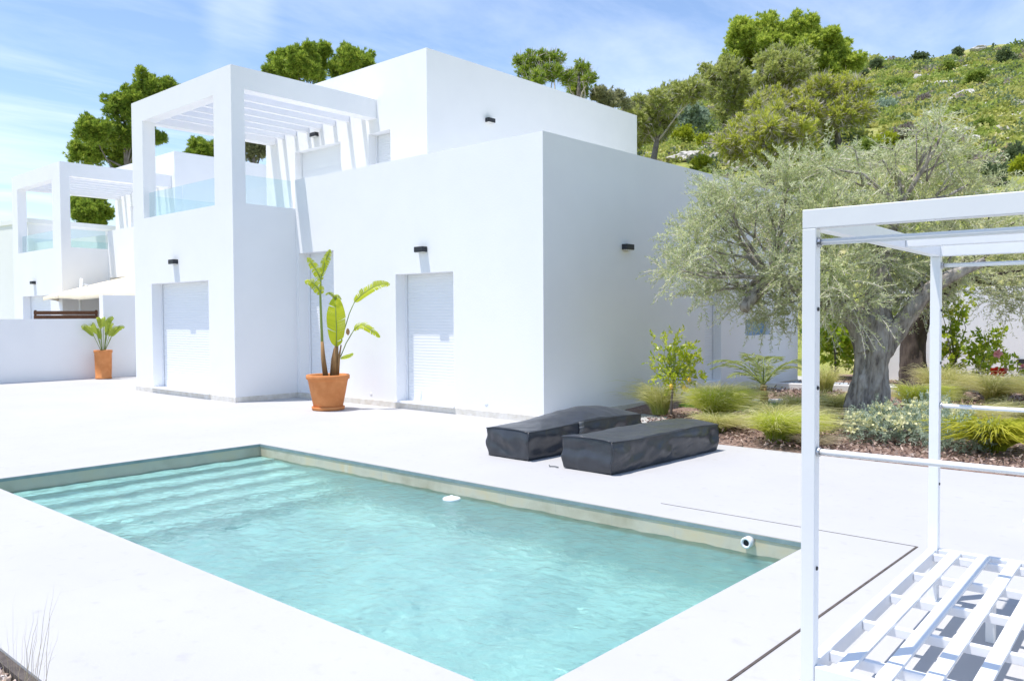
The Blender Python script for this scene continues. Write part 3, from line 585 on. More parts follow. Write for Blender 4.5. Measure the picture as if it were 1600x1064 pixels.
def build_villa(label, UX1, wide, loc):
    v = thing('villa', label, 'villa', loc, 0, 'white villas with roof terraces')
    ox = -13; oy = 9
    parts = []
    def B(m, name, mat='plaster', parent=None, **k):
        m.v = [(x - ox, y - oy, z) for x, y, z in m.v] if parent is None else m.v
        o = m.build(name, mat, v if parent is None else parent, **k); return o
    # ground floor wing
    m = MB(); d = .27
    front_wall(m, TX1, MX, -.05, MTOP, MY, [(-14.12, -12.97, .1, 2.875, d), (-11.168, -9.72, .12, 2.345, d)])
    front_wall(m, MY, MY1, -.05, MTOP, MX, [(14.36, 15.04, .3, 2.3, .2), (16.1, 17.3, 1.17, 1.5, .15)], 'x')
    q = lambda a, b, c, e: m.add([a, b, c, e], [(0, 1, 2, 3)])
    pr = .28                                                     # parapet ring and roof deck behind it
    q((TX0, MY1, -.05), (MX, MY1, -.05), (MX, MY1, MTOP), (TX0, MY1, MTOP)); q((TX0, MY + .01, -.05), (TX0, MY1, -.05), (TX0, MY1, PAR), (TX0, MY + .01, PAR))
    q((TX1, MY, MTOP), (MX, MY, MTOP), (MX - pr, MY + pr, MTOP), (TX1, MY + pr, MTOP)); q((MX, MY, MTOP), (MX, MY1, MTOP), (MX - pr, MY1 - pr, MTOP), (MX - pr, MY + pr, MTOP))
    q((MX, MY1, MTOP), (TX0, MY1, MTOP), (TX0, MY1 - pr, MTOP), (MX - pr, MY1 - pr, MTOP))
    q((TX1, MY + pr, MTOP), (MX - pr, MY + pr, MTOP), (MX - pr, MY + pr, 3.4), (TX1, MY + pr, 3.4)); q((MX - pr, MY + pr, MTOP), (MX - pr, MY1 - pr, MTOP), (MX - pr, MY1 - pr, 3.4), (MX - pr, MY + pr, 3.4))
    q((MX - pr, MY1 - pr, MTOP), (TX0, MY1 - pr, MTOP), (TX0, MY1 - pr, 3.4), (MX - pr, MY1 - pr, 3.4))
    q((TX1, MY, 3.4), (TX1, MY + pr, 3.4), (TX1, MY + pr, MTOP), (TX1, MY, MTOP))
    q((TX0, TY + .3, 3.4), (MX - .05, TY + .3, 3.4), (MX - .05, MY1 - .05, 3.4), (TX0, MY1 - .05, 3.4)) if False else q((TX0 + .05, MY + .1, 3.4), (MX - .05, MY + .1, 3.4), (MX - .05, MY1 - .05, 3.4), (TX0 + .05, MY1 - .05, 3.4))
    B(m, 'ground_floor_wall')
    # tower base with its parapet
    m = MB(); front_wall(m, TX0, TX1, -.05, PAR, TY, [(-17.6, -15.17, .12, 2.34, .253)])
    q = lambda a, b, c, e: m.add([a, b, c, e], [(0, 1, 2, 3)])
    q((TX1, TY, -.05), (TX1, MY, -.05), (TX1, MY, PAR), (TX1, TY, PAR)); q((TX0, MY + .01, -.05), (TX0, TY, -.05), (TX0, TY, PAR), (TX0, MY + .01, PAR))
    w = .28
    q((TX0, TY, PAR), (TX1, TY, PAR), (TX1 - w, TY + w, PAR), (TX0 + w, TY + w, PAR)); q((TX1, TY, PAR), (TX1, MY, PAR), (TX1 - w, MY, PAR), (TX1 - w, TY + w, PAR)); q((TX0, UY, PAR), (TX0, TY, PAR), (TX0 + w, TY + w, PAR), (TX0 + w, UY, PAR))
    q((TX0 + w, TY + w, PAR), (TX1 - w, TY + w, PAR), (TX1 - w, TY + w, 3.4), (TX0 + w, TY + w, 3.4)); q((TX1 - w, TY + w, PAR), (TX1 - w, MY, PAR), (TX1 - w, MY, 3.4), (TX1 - w, TY + w, 3.4)); q((TX0 + w, UY, PAR), (TX0 + w, TY + w, PAR), (TX0 + w, TY + w, 3.4), (TX0 + w, UY, 3.4))
    q((TX0 + w, TY + w, 3.402), (TX1 - w, TY + w, 3.402), (TX1 - w, UY, 3.402), (TX0 + w, UY, 3.402))
    q((TX1 - w, MY, 3.4), (TX1 - w, MY, PAR), (TX1, MY, PAR), (TX1, MY, 3.4))
    B(m, 'tower_wall')
    # upper storey
    m = MB(); front_wall(m, UX0, UX1, 3.35, UTOP, UY, [(-17.331, -15.515, 3.45, 5.61, .2)] + ([(-14.5, -13.76, 4.4, 5.62, .26)] if wide else []))
    q = lambda a, b, c, e: m.add([a, b, c, e], [(0, 1, 2, 3)])
    q((UX1, UY, 3.35), (UX1, UY1, 3.35), (UX1, UY1, UTOP), (UX1, UY, UTOP)); q((UX0, UY1, -.05), (UX0, UY, 3.35), (UX0, UY, UTOP), (UX0, UY1, UTOP)); q((UX1, UY1, -.05), (UX0, UY1, -.05), (UX0, UY1, UTOP), (UX1, UY1, UTOP)); q((UX0, UY, UTOP), (UX1, UY, UTOP), (UX1, UY1, UTOP), (UX0, UY1, UTOP))
    B(m, 'upper_floor_wall')
    # roof terrace frame: two front columns, three beams and the louvre slats
    for x0, x1 in ((TX0, -17.913), (-14.875, TX1)):
        m = MB().box(x0, x1, TY, TY + .276, PAR - .001, 5.87); B(m, 'column')
    B(MB().box(TX0, TX1, TY, TY + .276, 5.87, TOP), 'beam')
    B(MB().box(TX0, TX0 + .28, TY + .276, UY - .002, 5.92, TOP), 'beam'); B(MB().box(TX1 - .28, TX1, TY + .276, UY - .002, 5.92, TOP), 'beam')
    n = 7
    for k in range(n):
        x = -18.15 + (k + .62) * .52
        B(MB().box(x - .05, x + .05, TY + .277, UY - .003, 6.0, 6.26), 'pergola_slat')
    # glass balustrades
    for x0, x1 in ((-17.9, -16.42), (-16.39, -14.88)): B(MB().box(x0, x1, TY + .12, TY + .132, PAR + .002, 4.33), 'glass_panel', 'glass')
    B(MB().box(TX1 - .13, TX1 - .118, TY + .29, MY - .02, PAR + .002, 4.33), 'glass_panel', 'glass')
    B(MB().box(TX0 + .12, TX0 + .132, TY + .29, UY - .03, PAR + .002, 4.33), 'glass_panel', 'glass')
    # shutters, plinths, lamps
    def sh(*a, **k):
        s = shutter(a[0], v, *a[1:], **k)
        for o in [s] + children(s):
            for p in o.data.vertices: p.co.x -= ox; p.co.y -= oy
        return s
    sh('shutter_door', -17.6, -15.17, .12, 2.34, TY + .235); sh('shutter_door', -11.168, -9.72, .12, 2.345, MY + .252); sh('shutter_door', -14.12, -12.97, .1, 2.875, MY + .252)
    sh('shutter_door', -17.331, -15.515, 3.45, 5.61, UY + .185, pitch=.4)
    if wide: sh('shutter_window', -14.5, -13.76, 4.4, 5.62, UY + .24)
    sh('shutter_window', 14.36, 15.04, .3, 2.3, MX - .18, axis='x')
    B(MB().box(MX - .14, MX - .13, 16.1, 17.3, 1.17, 1.5), 'window_pane', 'window_glass')
    B(MB().box(TX1 + .0, MX + .012, MY - .012, MY + .02, .0, .1).box(MX - .02, MX + .0125, MY - .011, MY1, .0, .1), 'plinth', 'plinth'); B(MB().box(TX0 - .0, TX1 + .0125, TY - .012, TY + .02, .0, .1).box(TX1 - .02, TX1 + .0125, TY + .02, MY - .013, .0, .1), 'plinth', 'plinth')
    B(MB().box(-11.2, -9.69, MY - .05, MY - .013, .1, .125), 'sill', 'plaster'); B(MB().box(-17.63, -15.14, TY - .05, TY - .013, .1, .125), 'sill', 'plaster')
    for x, z in ((-8.988, .21), (-11.88, .2)):
        mm = MB().lathe([(.001, .0), (.035, .0), (.04, -.012)], 16); mm.v = [(x + a, MY - .004 - c * .5, z + b) for a, b, c in mm.v]; B(mm, 'vent_cap', 'pvc', smooth=True)
    for a in ((-16.5, TY, 2.76), (-10.45, MY, 2.74), (-16.46, UY, 5.9)): wall_lamp(v, a[0] - ox, a[1] - oy, a[2])
    for a in ((UX1, 13.4, 5.93), (MX, 11.64, 2.75))[0 if wide else 1:]: wall_lamp(v, a[0] - ox, a[1] - oy, a[2], True)
    return v
build_villa('big white cubic villa with a covered roof terrace and black wall lamps, behind the pool', UX1, True, (-13, 9, 0))
build_villa('white villa farther left with a similar terrace frame, partly hidden behind the garden wall', -14.0, False, (-13 - 12.45, 9 + 1.45, 0))
t = thing('white_building', 'distant plain white building with a flat roof at the far left edge', 'building', (-53.9, 15.1, 0), math.radians(8))
MB().box(-9, 5.2, 0, 5, 0, 6.75).build('wall', 'plaster', t); MB().box(5.2, 13.5, .3, 4.7, 0, 5.7).build('wing', 'plaster', t); MB().box(-9.05, 5.25, -.05, 5.05, 6.75, 7.0).build('parapet', 'plaster', t)

# garden wall on the left, stepped up beside the tower
m = MB(); X = -23.1
m.box(X - .25, X, -4, 9.30, 0, 1.6).box(X - .25, X, 9.302, 12.5, 0, 2.24)
tag(m.build('garden_wall', 'plaster'), 'long low white wall on the left that steps up beside the tower', 'wall')
t = thing('timber_screen', 'brown horizontal timber slat screen showing above the low left wall', 'screen', (-24.3, 8.8, 0))
for k in range(12): pass
m = MB()
for k in range(13): m.box(-.02, .02, -.78, .78, .3 + k * .118, .3 + k * .118 + .1)
m.v = [(x, y, z) for x, y, z in m.v]; m.build('slat_panel', 'wood', t, bevel=.004)
for y in (-.74, .74): MB().box(-.065, -.021, y - .03, y + .03, 0, 1.84).build('post', 'wood', t)
t.rotation_euler = (0, 0, math.radians(-20))

# parasol behind the wall
def parasol():
    t = thing('cantilever_parasol', 'large cream cantilever parasol open behind the left wall', 'parasol', (-25.2, 10.9, 0))
    n = 8; R0 = 2.35; m = MB(); rings = []
    for r, z in ((.0, 2.86), (.12, 2.84), (.8, 2.68), (1.6, 2.48), (R0, 2.27)):
        ring = []
        for k in range(n * 4):
            a = 2 * math.pi * k / (n * 4) + .2; sag = 1 - .035 * (1 - abs(math.cos(n * (a - .2) / 2))) * (r / R0); rr = r * sag * (1 if r < .2 else math.cos(math.pi / n) / math.cos(((a - .2 + math.pi / n) % (2 * math.pi / n)) - math.pi / n))
            ring.append((rr * math.cos(a), rr * math.sin(a), z - .05 * (1 - abs(math.cos(n * (a - .2) / 2))) * r / R0))
        rings.append(ring)
    N = n * 4; v = [p for r in rings for p in r]; f = [(i * N + k, i * N + (k + 1) % N, (i + 1) * N + (k + 1) % N, (i + 1) * N + k) for i in range(len(rings) - 1) for k in range(N)]
    lip = len(v); v += [(x, y, z - .1) for x, y, z in rings[-1]]; b = (len(rings) - 1) * N
    f += [(b + k, b + (k + 1) % N, lip + (k + 1) % N, lip + k) for k in range(N)]
    m.v, m.f = v, f; m.build('canopy', 'canvas', t, smooth=True)
    for k in range(n):
        a = 2 * math.pi * k / n + .2; MB().tube([(0, 0, 2.78), (R0 * .97 * math.cos(a), R0 * .97 * math.sin(a), 2.22)], .012, 6).build('rib', 'white_metal', t)
    MB().tube([(.3, -1.5, 0), (.3, -1.5, 2.0), (.28, -1.45, 2.75)], [.045, .045, .04], 12).build('mast', 'white_metal', t, smooth=True)
    MB().tube([(.28, -1.45, 2.6), (.15, -.8, 2.42), (.02, -.1, 2.6), (0, 0, 2.8)], .025, 10).build('arm', 'white_metal', t, smooth=True)
    MB().box(-.1, .7, -1.9, -1.1, 0, .07).build('base', 'plaster', t, bevel=.01)
parasol()

# white wall at the back of the garden with two low lamps
m = MB(); m.box(-6.9, 12, 20.6, 20.85, 0, 2.2)
bw = tag(m.build('back_garden_wall', 'plaster'), 'plain white wall closing the garden behind the olive tree', 'wall')
for x, z in ((-5.3, .57), (-3.6, .52)):
    o = MB().box(x - .07, x + .07, 20.5, 20.597, z - .1, z + .1).build('wall_lamp', 'black_metal', bw, bevel=.006); MB().box(x - .05, x + .05, 20.494, 20.499, z - .08, z - .02).build('lens', 'frosted', o)
m = MB().add([(-7.7, 16.8, .085), (-5.2, 17.3, .085), (-5.2, 18.9, .085), (-7.7, 18.4, .085)], [(0, 1, 2, 3)]); tag(m.build('garden_path', 'path'), kind='structure')
def kerb(a, b, w, h, label):
    a, b = Vector(a), Vector(b); d = (b - a).normalized(); s = Vector((-d.y, d.x, 0)) * w / 2; up = Vector((0, 0, h))
    m = MB(); m.add([a - s, b - s, b + s, a + s, a - s + up, b - s + up, b + s + up, a + s + up], [(3, 2, 1, 0), (4, 5, 6, 7), (0, 1, 5, 4), (1, 2, 6, 5), (2, 3, 7, 6), (3, 0, 4, 7)])
    tag(m.build('kerb', 'kerb', bevel=.01), label, 'kerb', 'white garden kerbs')
kerb((-7.6, 16.6, .0), (-5.1, 17.15, .0), .14, .17, 'white kerb edging the grey path left of the olive trunk')
kerb((-7.2, 12.6, .0), (-5.5, 14.2, .0), .12, .14, 'short white kerb beside the small palm')
# ------------------------------------------------------------------ covered loungers
def lounger_cover(name, label, corner, heading, L, W, top, seed, strap=False):
    """a fitted dark cover: bulging sides with folds, a sagging top whose height follows top(u)"""
    t = thing(name, label, 'covered lounger', (*corner, 0), heading, 'covered sun loungers')
    nu, nv, nh = 110, 36, 22; P = {}; V = []; F = []
    def disp(u, v, h):                                             # u along, v across, h 0..1 up the side
        ht = top(u) * (1 - .05 * (abs(2 * v - 1) ** 3))
        if h >= 1: ht += (-.022 * math.sin(math.pi * v) * math.sin(math.pi * u) if not strap else .125 * math.sin(math.pi * v) ** 1.15 * math.exp(-((u - .72) / .4) ** 2) * (1 - u ** 6 * .8))
        x, y, z = v * W, u * L, h * ht
        n = noise.noise(Vector((x * 2.6 + seed, y * 1.6, z * 3.2))) ; n2 = noise.noise(Vector((x * 7 + seed, y * 4, z * 9)))
        if h >= 1: z += .012 * n + .003 * n2 + .014 * noise.noise(Vector((x * 2, y * 1.1 + seed, 3)))
        def ridged(a, b, c): q_ = noise.noise(Vector((a, b, c))); return 1 - 2 * math.sqrt(q_ * q_ + .012)
        q = x + y; w = x - y
        rid = ridged(q * 3.1 + seed, w * 1.0 + z * 5.5, seed) + .6 * ridged(w * 4.2, q * 1.3 - z * 8, seed + 7) + .35 * ridged(x * 9, y * 6 + z * 4, seed + 3)
        if h >= 1: z += .008 * rid
        # swags: diagonal folds on the long and short sides
        fold = math.sin((y * 4.2 + h * 2.6 + 1.6 * n) * 1.9 + seed) * .5 + math.sin((y * 2.6 - h * 3.2 + 2.2 * n) * 1.6) * .6
        foldx = math.sin(h * 7 + x * 3 + 2 * n + seed) * .55 + .25 * n2
        k = math.sin(math.pi * min(max(h, .0), 1.)) if h < 1 else 0
        inset = .014 * (1 - h)
        e = 1e-6
        side = .5 + .5 * k
        if v < e: x -= .015 * rid * side
        if v > 1 - e: x += .015 * rid * side
        if u < e: y -= .014 * rid * side
        if v < e: x -= .026 * k * fold + .012 * n - inset - .01 * k
        if v > 1 - e: x += .026 * k * fold + .012 * n - inset + .01 * k
        if u < e: y -= .024 * k * foldx + .012 * n - inset + .008 * k
        if u > 1 - e: y += .02 * k * foldx + .012 * n - inset
        if h <= 0: z = .006 + .012 * abs(noise.noise(Vector((x * 4, y * 4, seed))))
        return (x, y, z)
    def vid(u, v, h):
        key = (round(u, 5), round(v, 5), round(h, 5))
        if key not in P: P[key] = len(V); V.append(disp(u, v, h))
        return P[key]
    U = [i / nu for i in range(nu + 1)]; Vv = [i / nv for i in range(nv + 1)]; H = [i / nh for i in range(nh + 1)]
    for i in range(nu):
        for j in range(nv): F.append((vid(U[i], Vv[j], 1), vid(U[i], Vv[j + 1], 1), vid(U[i + 1], Vv[j + 1], 1), vid(U[i + 1], Vv[j], 1)))
        for j in range(nh):
            F.append((vid(U[i], 1, H[j]), vid(U[i + 1], 1, H[j]), vid(U[i + 1], 1, H[j + 1]), vid(U[i], 1, H[j + 1])))
            F.append((vid(U[i + 1], 0, H[j]), vid(U[i], 0, H[j]), vid(U[i], 0, H[j + 1]), vid(U[i + 1], 0, H[j + 1])))
    for i in range(nv):
        for j in range(nh):
            F.append((vid(0, Vv[i], H[j]), vid(0, Vv[i + 1], H[j]), vid(0, Vv[i + 1], H[j + 1]), vid(0, Vv[i], H[j + 1])))
            F.append((vid(1, Vv[i + 1], H[j]), vid(1, Vv[i], H[j]), vid(1, Vv[i], H[j + 1]), vid(1, Vv[i + 1], H[j + 1])))
    m = MB(); m.v, m.f = V, F; c = m.build('cover', 'cover', t, smooth=True)
    # seam piping round the top edge and down the near corners
    pip = [Vector(disp(u / 40, 1, .999)) for u in range(41)]
    MB().tube([p + Vector((.004, 0, .002)) for p in pip], .006, 6).build('seam', 'cover', c, smooth=True)
    pip = [Vector(disp(0, v / 14, .999)) for v in range(15)]
    MB().tube([p + Vector((0, -.004, .002)) for p in pip], .006, 6).build('seam', 'cover', c, smooth=True)
    MB().tube([Vector(disp(0, 1, h / 10)) + Vector((.003, -.003, 0)) for h in range(11)], .007, 6).build('seam', 'cover', c, smooth=True)
    if strap:
        pts = [Vector(disp(.42, 1, h / 8)) + Vector((.012, 0, 0)) for h in range(3, 9)]
        m = MB()
        for a, b in zip(pts, pts[1:]): m.add([a + Vector((0, -.045, 0)), a + Vector((0, .045, 0)), b + Vector((0, .045, 0)), b + Vector((0, -.045, 0))], [(0, 1, 2, 3)])
        o = m.build('strap', 'strap', t, smooth=True); s = o.modifiers.new('thick', 'SOLIDIFY'); s.thickness = .006
    else:
        MB().tube([(-.03, -.05, .012), (-.09, -.03, .01), (-.14, -.06, .01), (-.18, -.02, .012)], .006, 6).build('drawcord', 'strap', t)
    return t
def top_a(u): return .335 + .03 * math.sin(u * 2.6) ** 2
def top_b(u): return np.interp(u, (0, .2, .5, .78, 1), (.35, .335, .335, .35, .325))
lounger_cover('covered_lounger', 'dark grey covered sun lounger with a raised hump and side strap, nearer the house', (-6.51, 6.87), math.radians(-1), 2.2, .63, top_a, 1.3, True)
lounger_cover('covered_lounger', 'dark grey covered sun lounger with a flat top and creased side, nearer the garden bed', (-5.35, 6.81), math.radians(-2), 2.08, .63, top_b, 5.1, False)

# ------------------------------------------------------------------ daybed with its curtain frame
def daybed():
    t = thing('daybed', 'white metal daybed frame with bare slats, posts and curtain rods on the patio', 'daybed', (-1.225, 2.986, 0), math.radians(2.3))
    H, T, W, L, p = .3, 1.985, 2.1, 2.0, .05
    def part(name, *b, parent=t, bev=.003): return MB().box(*b).build(name, 'white_metal', parent, bevel=bev)
    for x in (0, W - p):
        for y in (0, L - p):
            po = part('post', x, x + p, y, y + p, 0, T - .07)
            MB().box(x - .01, x + p + .01, y - .01, y + p + .01, 0, .012).build('foot', 'white_metal', po)
            if x == 0:
                for z in (.66, 1.33, 1.62): MB().lathe([(.0005, .004), (.007, .004), (.008, 0)], 10).build('bolt', 'black_metal', po, at=(0, 0, 0)).matrix_local = Matrix.Translation((x + p + .0005, y + p / 2, z)) @ Matrix.Rotation(math.radians(90), 4, 'Y')
    part('top_beam', 0, W, 0, p, T - .07, T); part('top_beam', 0, W, L - p, L, T - .07, T)
    part('top_beam', 0, p, p + .001, L - p - .001, T - .07, T); part('top_beam', W - p, W, p + .001, L - p - .001, T - .07, T)
    part('top_rail', p + .001, W - p - .001, 1.23, 1.27, T - .065, T - .02)
    for y in (p / 2, L - p / 2):
        for z in (1.095, 1.865):
            r = MB().tube([(p + .001, y, z), (W - p - .001, y, z)], .0115, 12).build('curtain_rod', 'white_metal', t, smooth=True)
            for x in (p + .006, W - p - .006): MB().tube([(x - .005, y, z), (x + .005, y, z)], .018, 12).build('rod_bracket', 'steel', r)
    # bed platform: side rails, cross bars, long slats on top, legs
    part('side_rail', .002, .042, p + .001, L - p - .001, H - .07, H - .001); part('side_rail', W - .042, W - .002, p + .001, L - p - .001, H - .07, H - .001)
    part('end_rail', p + .001, W - p - .001, .004, .044, H - .075, H - .002); part('end_rail', p + .001, W - p - .001, L - .044, L - .004, H - .075, H - .002)
    for k in range(5):
        y = .2 + k * .42; part('cross_bar', .043, W - .043, y, y + .03, H - .052, H - .013)
    for k in range(14):
        x = .108 + k * .14
        if x + .064 < W - .05: part('slat', x + .004, x + .06, .046, L - .046, H - .0125, H + .004)
    for x in (.36, 1.05, 1.6):
        for y in (.42, 1.5): part('leg', x, x + .04, y, y + .04, 0, H - .053)
    m = MB().lathe([(.001, .0), (.012, .0), (.012, .004)], 10)
    return t
daybed()
t = thing('side_stool', 'small round white stool cut off by the right edge of the photo', 'stool', (-1.03, 7.1, 0))
MB().lathe([(.001, .055), (.1, .05), (.17, .058), (.185, .07), (.19, .06), (.17, .03), (.1, .01), (.001, .01)], 32).build('seat', 'white_metal', t, smooth=True)
for k in range(3):
    a = 2.1 * k; MB().tube([(.09 * math.cos(a), .09 * math.sin(a), .012), (.12 * math.cos(a), .12 * math.sin(a), 0)], .012, 8).build('leg', 'steel', t)

# ------------------------------------------------------------------ potted plants
RV = Vector((.7466, .6652, 0)); FV = Vector((-.6652, .7466, 0))   # across and away, as the plants stand against the wall
def blade(mids, width, normal, tears=0, seed=0, droop=.0, gap=.012):
    """a paddle leaf along mids; with tears the two halves split into strips"""
    rg = random.Random(seed); mids = [Vector(p) for p in mids]; n = 28; pts = []
    def spline(t):
        x = t * (len(mids) - 1); i = min(int(x), len(mids) - 2); f = x - i
        p0 = mids[max(i - 1, 0)]; p1 = mids[i]; p2 = mids[i + 1]; p3 = mids[min(i + 2, len(mids) - 1)]
        return .5 * ((2 * p1) + (p2 - p0) * f + (2 * p0 - 5 * p1 + 4 * p2 - p3) * f * f + (3 * p1 - p0 - 3 * p2 + p3) * f ** 3)
    pts = [spline(i / n) for i in range(n + 1)]; Q = []; tone = []
    prof = [math.sin(math.pi * min(1, (i / n) ** .8 * .97 + .03)) ** .6 for i in range(n + 1)]; prof[-1] = .05
    for side in (-1, 1):
        cuts = set(); 
        if tears: cuts = set(rg.sample(range(3, n), tears))
        tw = 0; tn = rg.random()
        for i in range(n):
            d = (pts[i + 1] - pts[i]).normalized(); s = d.cross(normal).normalized() * side
            if i in cuts: tw = rg.uniform(-.25, .25); tn = rg.random()
            w0, w1 = prof[i] * width / 2, prof[i + 1] * width / 2
            g = d * (.5 * (pts[i + 1] - pts[i]).length if i in cuts else 0)
            fwd = d * .35; out0 = (s + fwd + normal * (tw + .15)).normalized(); out1 = (s + fwd + normal * (tw + .15)).normalized(); dr = Vector((0, 0, -droop))
            a, b = pts[i], pts[i + 1]; m0, m1 = a + out0 * w0 * .55 + g * .5, b + out1 * w1 * .55; e0, e1 = a + (out0 + dr).normalized() * w0 + g * 1.4, b + (out1 + dr).normalized() * w1
            Q += [(a, b, m1, m0), (m0, m1, e1, e0)]; tone += [tn * .5 + .2 + .3 * rg.random()] * 2
    return [[tuple(p) for p in q] for q in Q], tone

def pot(name, parent, prof, soil_r, soil_z, saucer=None):
    MB().lathe(prof, 48).build(name, 'terracotta', parent, smooth=True)
    MB().lathe([(.001, soil_z + .02), (soil_r * .5, soil_z + .015), (soil_r, soil_z)], 32).build('soil', 'soil', parent, smooth=True)
    if saucer: MB().lathe(saucer, 48).build('saucer', 'terracotta', parent, smooth=True)

def banana():
    t = thing('potted_plant', 'tall paddle leaved plant with torn leaves in a big terracotta pot by the villa wall', 'potted plant', (-11.868, 8.52, 0), 0, 'terracotta potted plants')
    pot('pot', t, [(.001, .02), (.235, .02), (.245, .03), (.30, .3), (.335, .49), (.345, .53), (.365, .535), (.372, .55), (.372, .6), (.362, .612), (.335, .612), (.325, .59), (.3, .5)], .315, .55,
        [(.001, .0), (.25, .0), (.275, .012), (.285, .06), (.275, .065), (.25, .03), (.2, .028)])
    def w(zx, zy, d=0): return RV * ((zx - 183) * .00302) + Vector((0, 0, .61 + (790 - zy) * .00302)) + FV * d
    S = lambda pts, rad, mat, n=10: MB().tube([w(*p) for p in pts], rad, n, jitter=.05).build('stem', mat, t, smooth=True)
    S([(170, 805), (158, 700), (152, 600)], [.05, .04, .026], 'sheath'); S([(152, 600), (148, 470), (145, 340), (149, 240), (160, 160)], [.026, .022, .02, .014, .007], 'petiole')
    S([(222, 805, .03), (226, 700, .02), (236, 610, 0)], [.07, .055, .03], 'sheath', 12); S([(205, 800, .06), (212, 700, .05), (222, 640, .04)], [.05, .04, .02], 'sheath')
    S([(240, 790, -.02), (250, 690, -.02), (262, 620, -.02)], [.03, .02, .012], 'sheath')
    def leaf(pts, width, nrm, tears, seed, droop=0, pet=None):
        Q, tone = blade([w(*p) for p in pts], width, nrm, tears, seed, droop)
        o = quads('leaf', Q, 'banana', t, tone)
        rib = [w(*p) for p in pts]; MB().tube(rib, [.009] * (len(rib) - 1) + [.002], 6).build('midrib', 'petiole', o, smooth=True)
        if pet: MB().tube([w(*p) for p in pet], .009, 6).build('stalk', 'petiole', o, smooth=True)
    cam = (-FV + Vector((0, 0, .25))).normalized()
    leaf([(236, 630, -.03), (240, 520, -.06), (236, 430, -.05), (232, 350, .02)], .36, cam, 2, 1)
    leaf([(340, 375), (385, 330, .03), (440, 293, .05), (495, 275, .06), (540, 278, .06)], .2, (Vector((0, 0, .6)) - FV).normalized(), 7, 2, .2, [(258, 610), (285, 520), (310, 440), (340, 375)])
    leaf([(335, 535), (365, 512, -.05), (400, 512, -.08), (445, 540, -.1), (490, 578, -.12)], .17, (Vector((0, 0, .7)) - FV).normalized(), 8, 3, .35, [(256, 690), (290, 610), (335, 535)])
    leaf([(258, 697, -.03), (290, 690, -.06), (318, 682, -.08), (335, 668, -.08)], .1, (Vector((0, 0, .8)) - FV).normalized(), 0, 4)
    leaf([(150, 330), (132, 290, -.04), (105, 262, -.08), (66, 262, -.1)], .2, (Vector((0, 0, .5)) - FV).normalized(), 11, 5, .5)
    leaf([(150, 250), (130, 205, .02), (100, 160, .04), (70, 118, .04)], .17, (Vector((0, 0, .3)) - FV).normalized(), 12, 6, .5)
    leaf([(158, 200), (168, 150, .06), (185, 110, .08), (198, 72, .08)], .15, (-FV + RV * .3).normalized(), 12, 7, .4)
    leaf([(152, 225), (168, 205, -.05), (178, 160, -.08), (176, 120, -.06)], .1, (-FV - RV * .3).normalized(), 12, 8, .5)
    leaf([(232, 362, .02), (215, 335, .0), (195, 322, -.03), (178, 335, -.04)], .07, (Vector((0, 0, .6)) - FV).normalized(), 12, 9, .6)
    leaf([(232, 362, .02), (236, 335), (250, 340, -.03), (268, 362, -.04)], .07, (Vector((0, 0, .6)) - FV).normalized(), 12, 10, .6)
    m = MB().lathe([(.001, .07), (.02, .05), (.032, .01), (.03, -.03), (.012, -.06), (.001, -.07)], 12); b = m.build('dry_bud', 'sheath', t, smooth=True); b.location = w(302, 545, -.03); b.rotation_euler = (.3, .35, 0)
banana()

def small_potted():
    t = thing('potted_plant', 'shorter leafy plant in a tall terracotta pot against the low left wall', 'potted plant', (-22.66, 9.1, 0), 0, 'terracotta potted plants')
    pot('pot', t, [(.001, .01), (.2, .01), (.205, .03), (.205, .045), (.195, .055), (.205, .3), (.212, .68), (.225, .70), (.23, .755), (.222, .768), (.2, .768), (.195, .72)], .19, .72)
    rg = random.Random(3)
    for k in range(17):
        a = 2.4 * k + rg.uniform(-.3, .3); tilt = rg.uniform(.1, .62); h = rg.uniform(.45, 1.0) * (1.15 - tilt * .5)
        d = (RV * math.cos(a) + FV * math.sin(a) * .6); p0 = d * .05 + Vector((0, 0, .74)); p1 = p0 + d * tilt * h * .5 + Vector((0, 0, h * .62)); p2 = p1 + d * (tilt * .28 + .04) + Vector((0, 0, .2)); p3 = p2 + d * .1 + Vector((0, 0, .1 - tilt * .2))
        Q, tone = blade([p1, p2, p3], rg.uniform(.11, .16), (Vector((0, 0, .35)) - FV + d * .3).normalized(), 0, k)
        o = quads('leaf', Q, 'paddle_dark', t, tone); MB().tube([p0, p1], .007, 5).build('stalk', 'petiole', o)
small_potted()
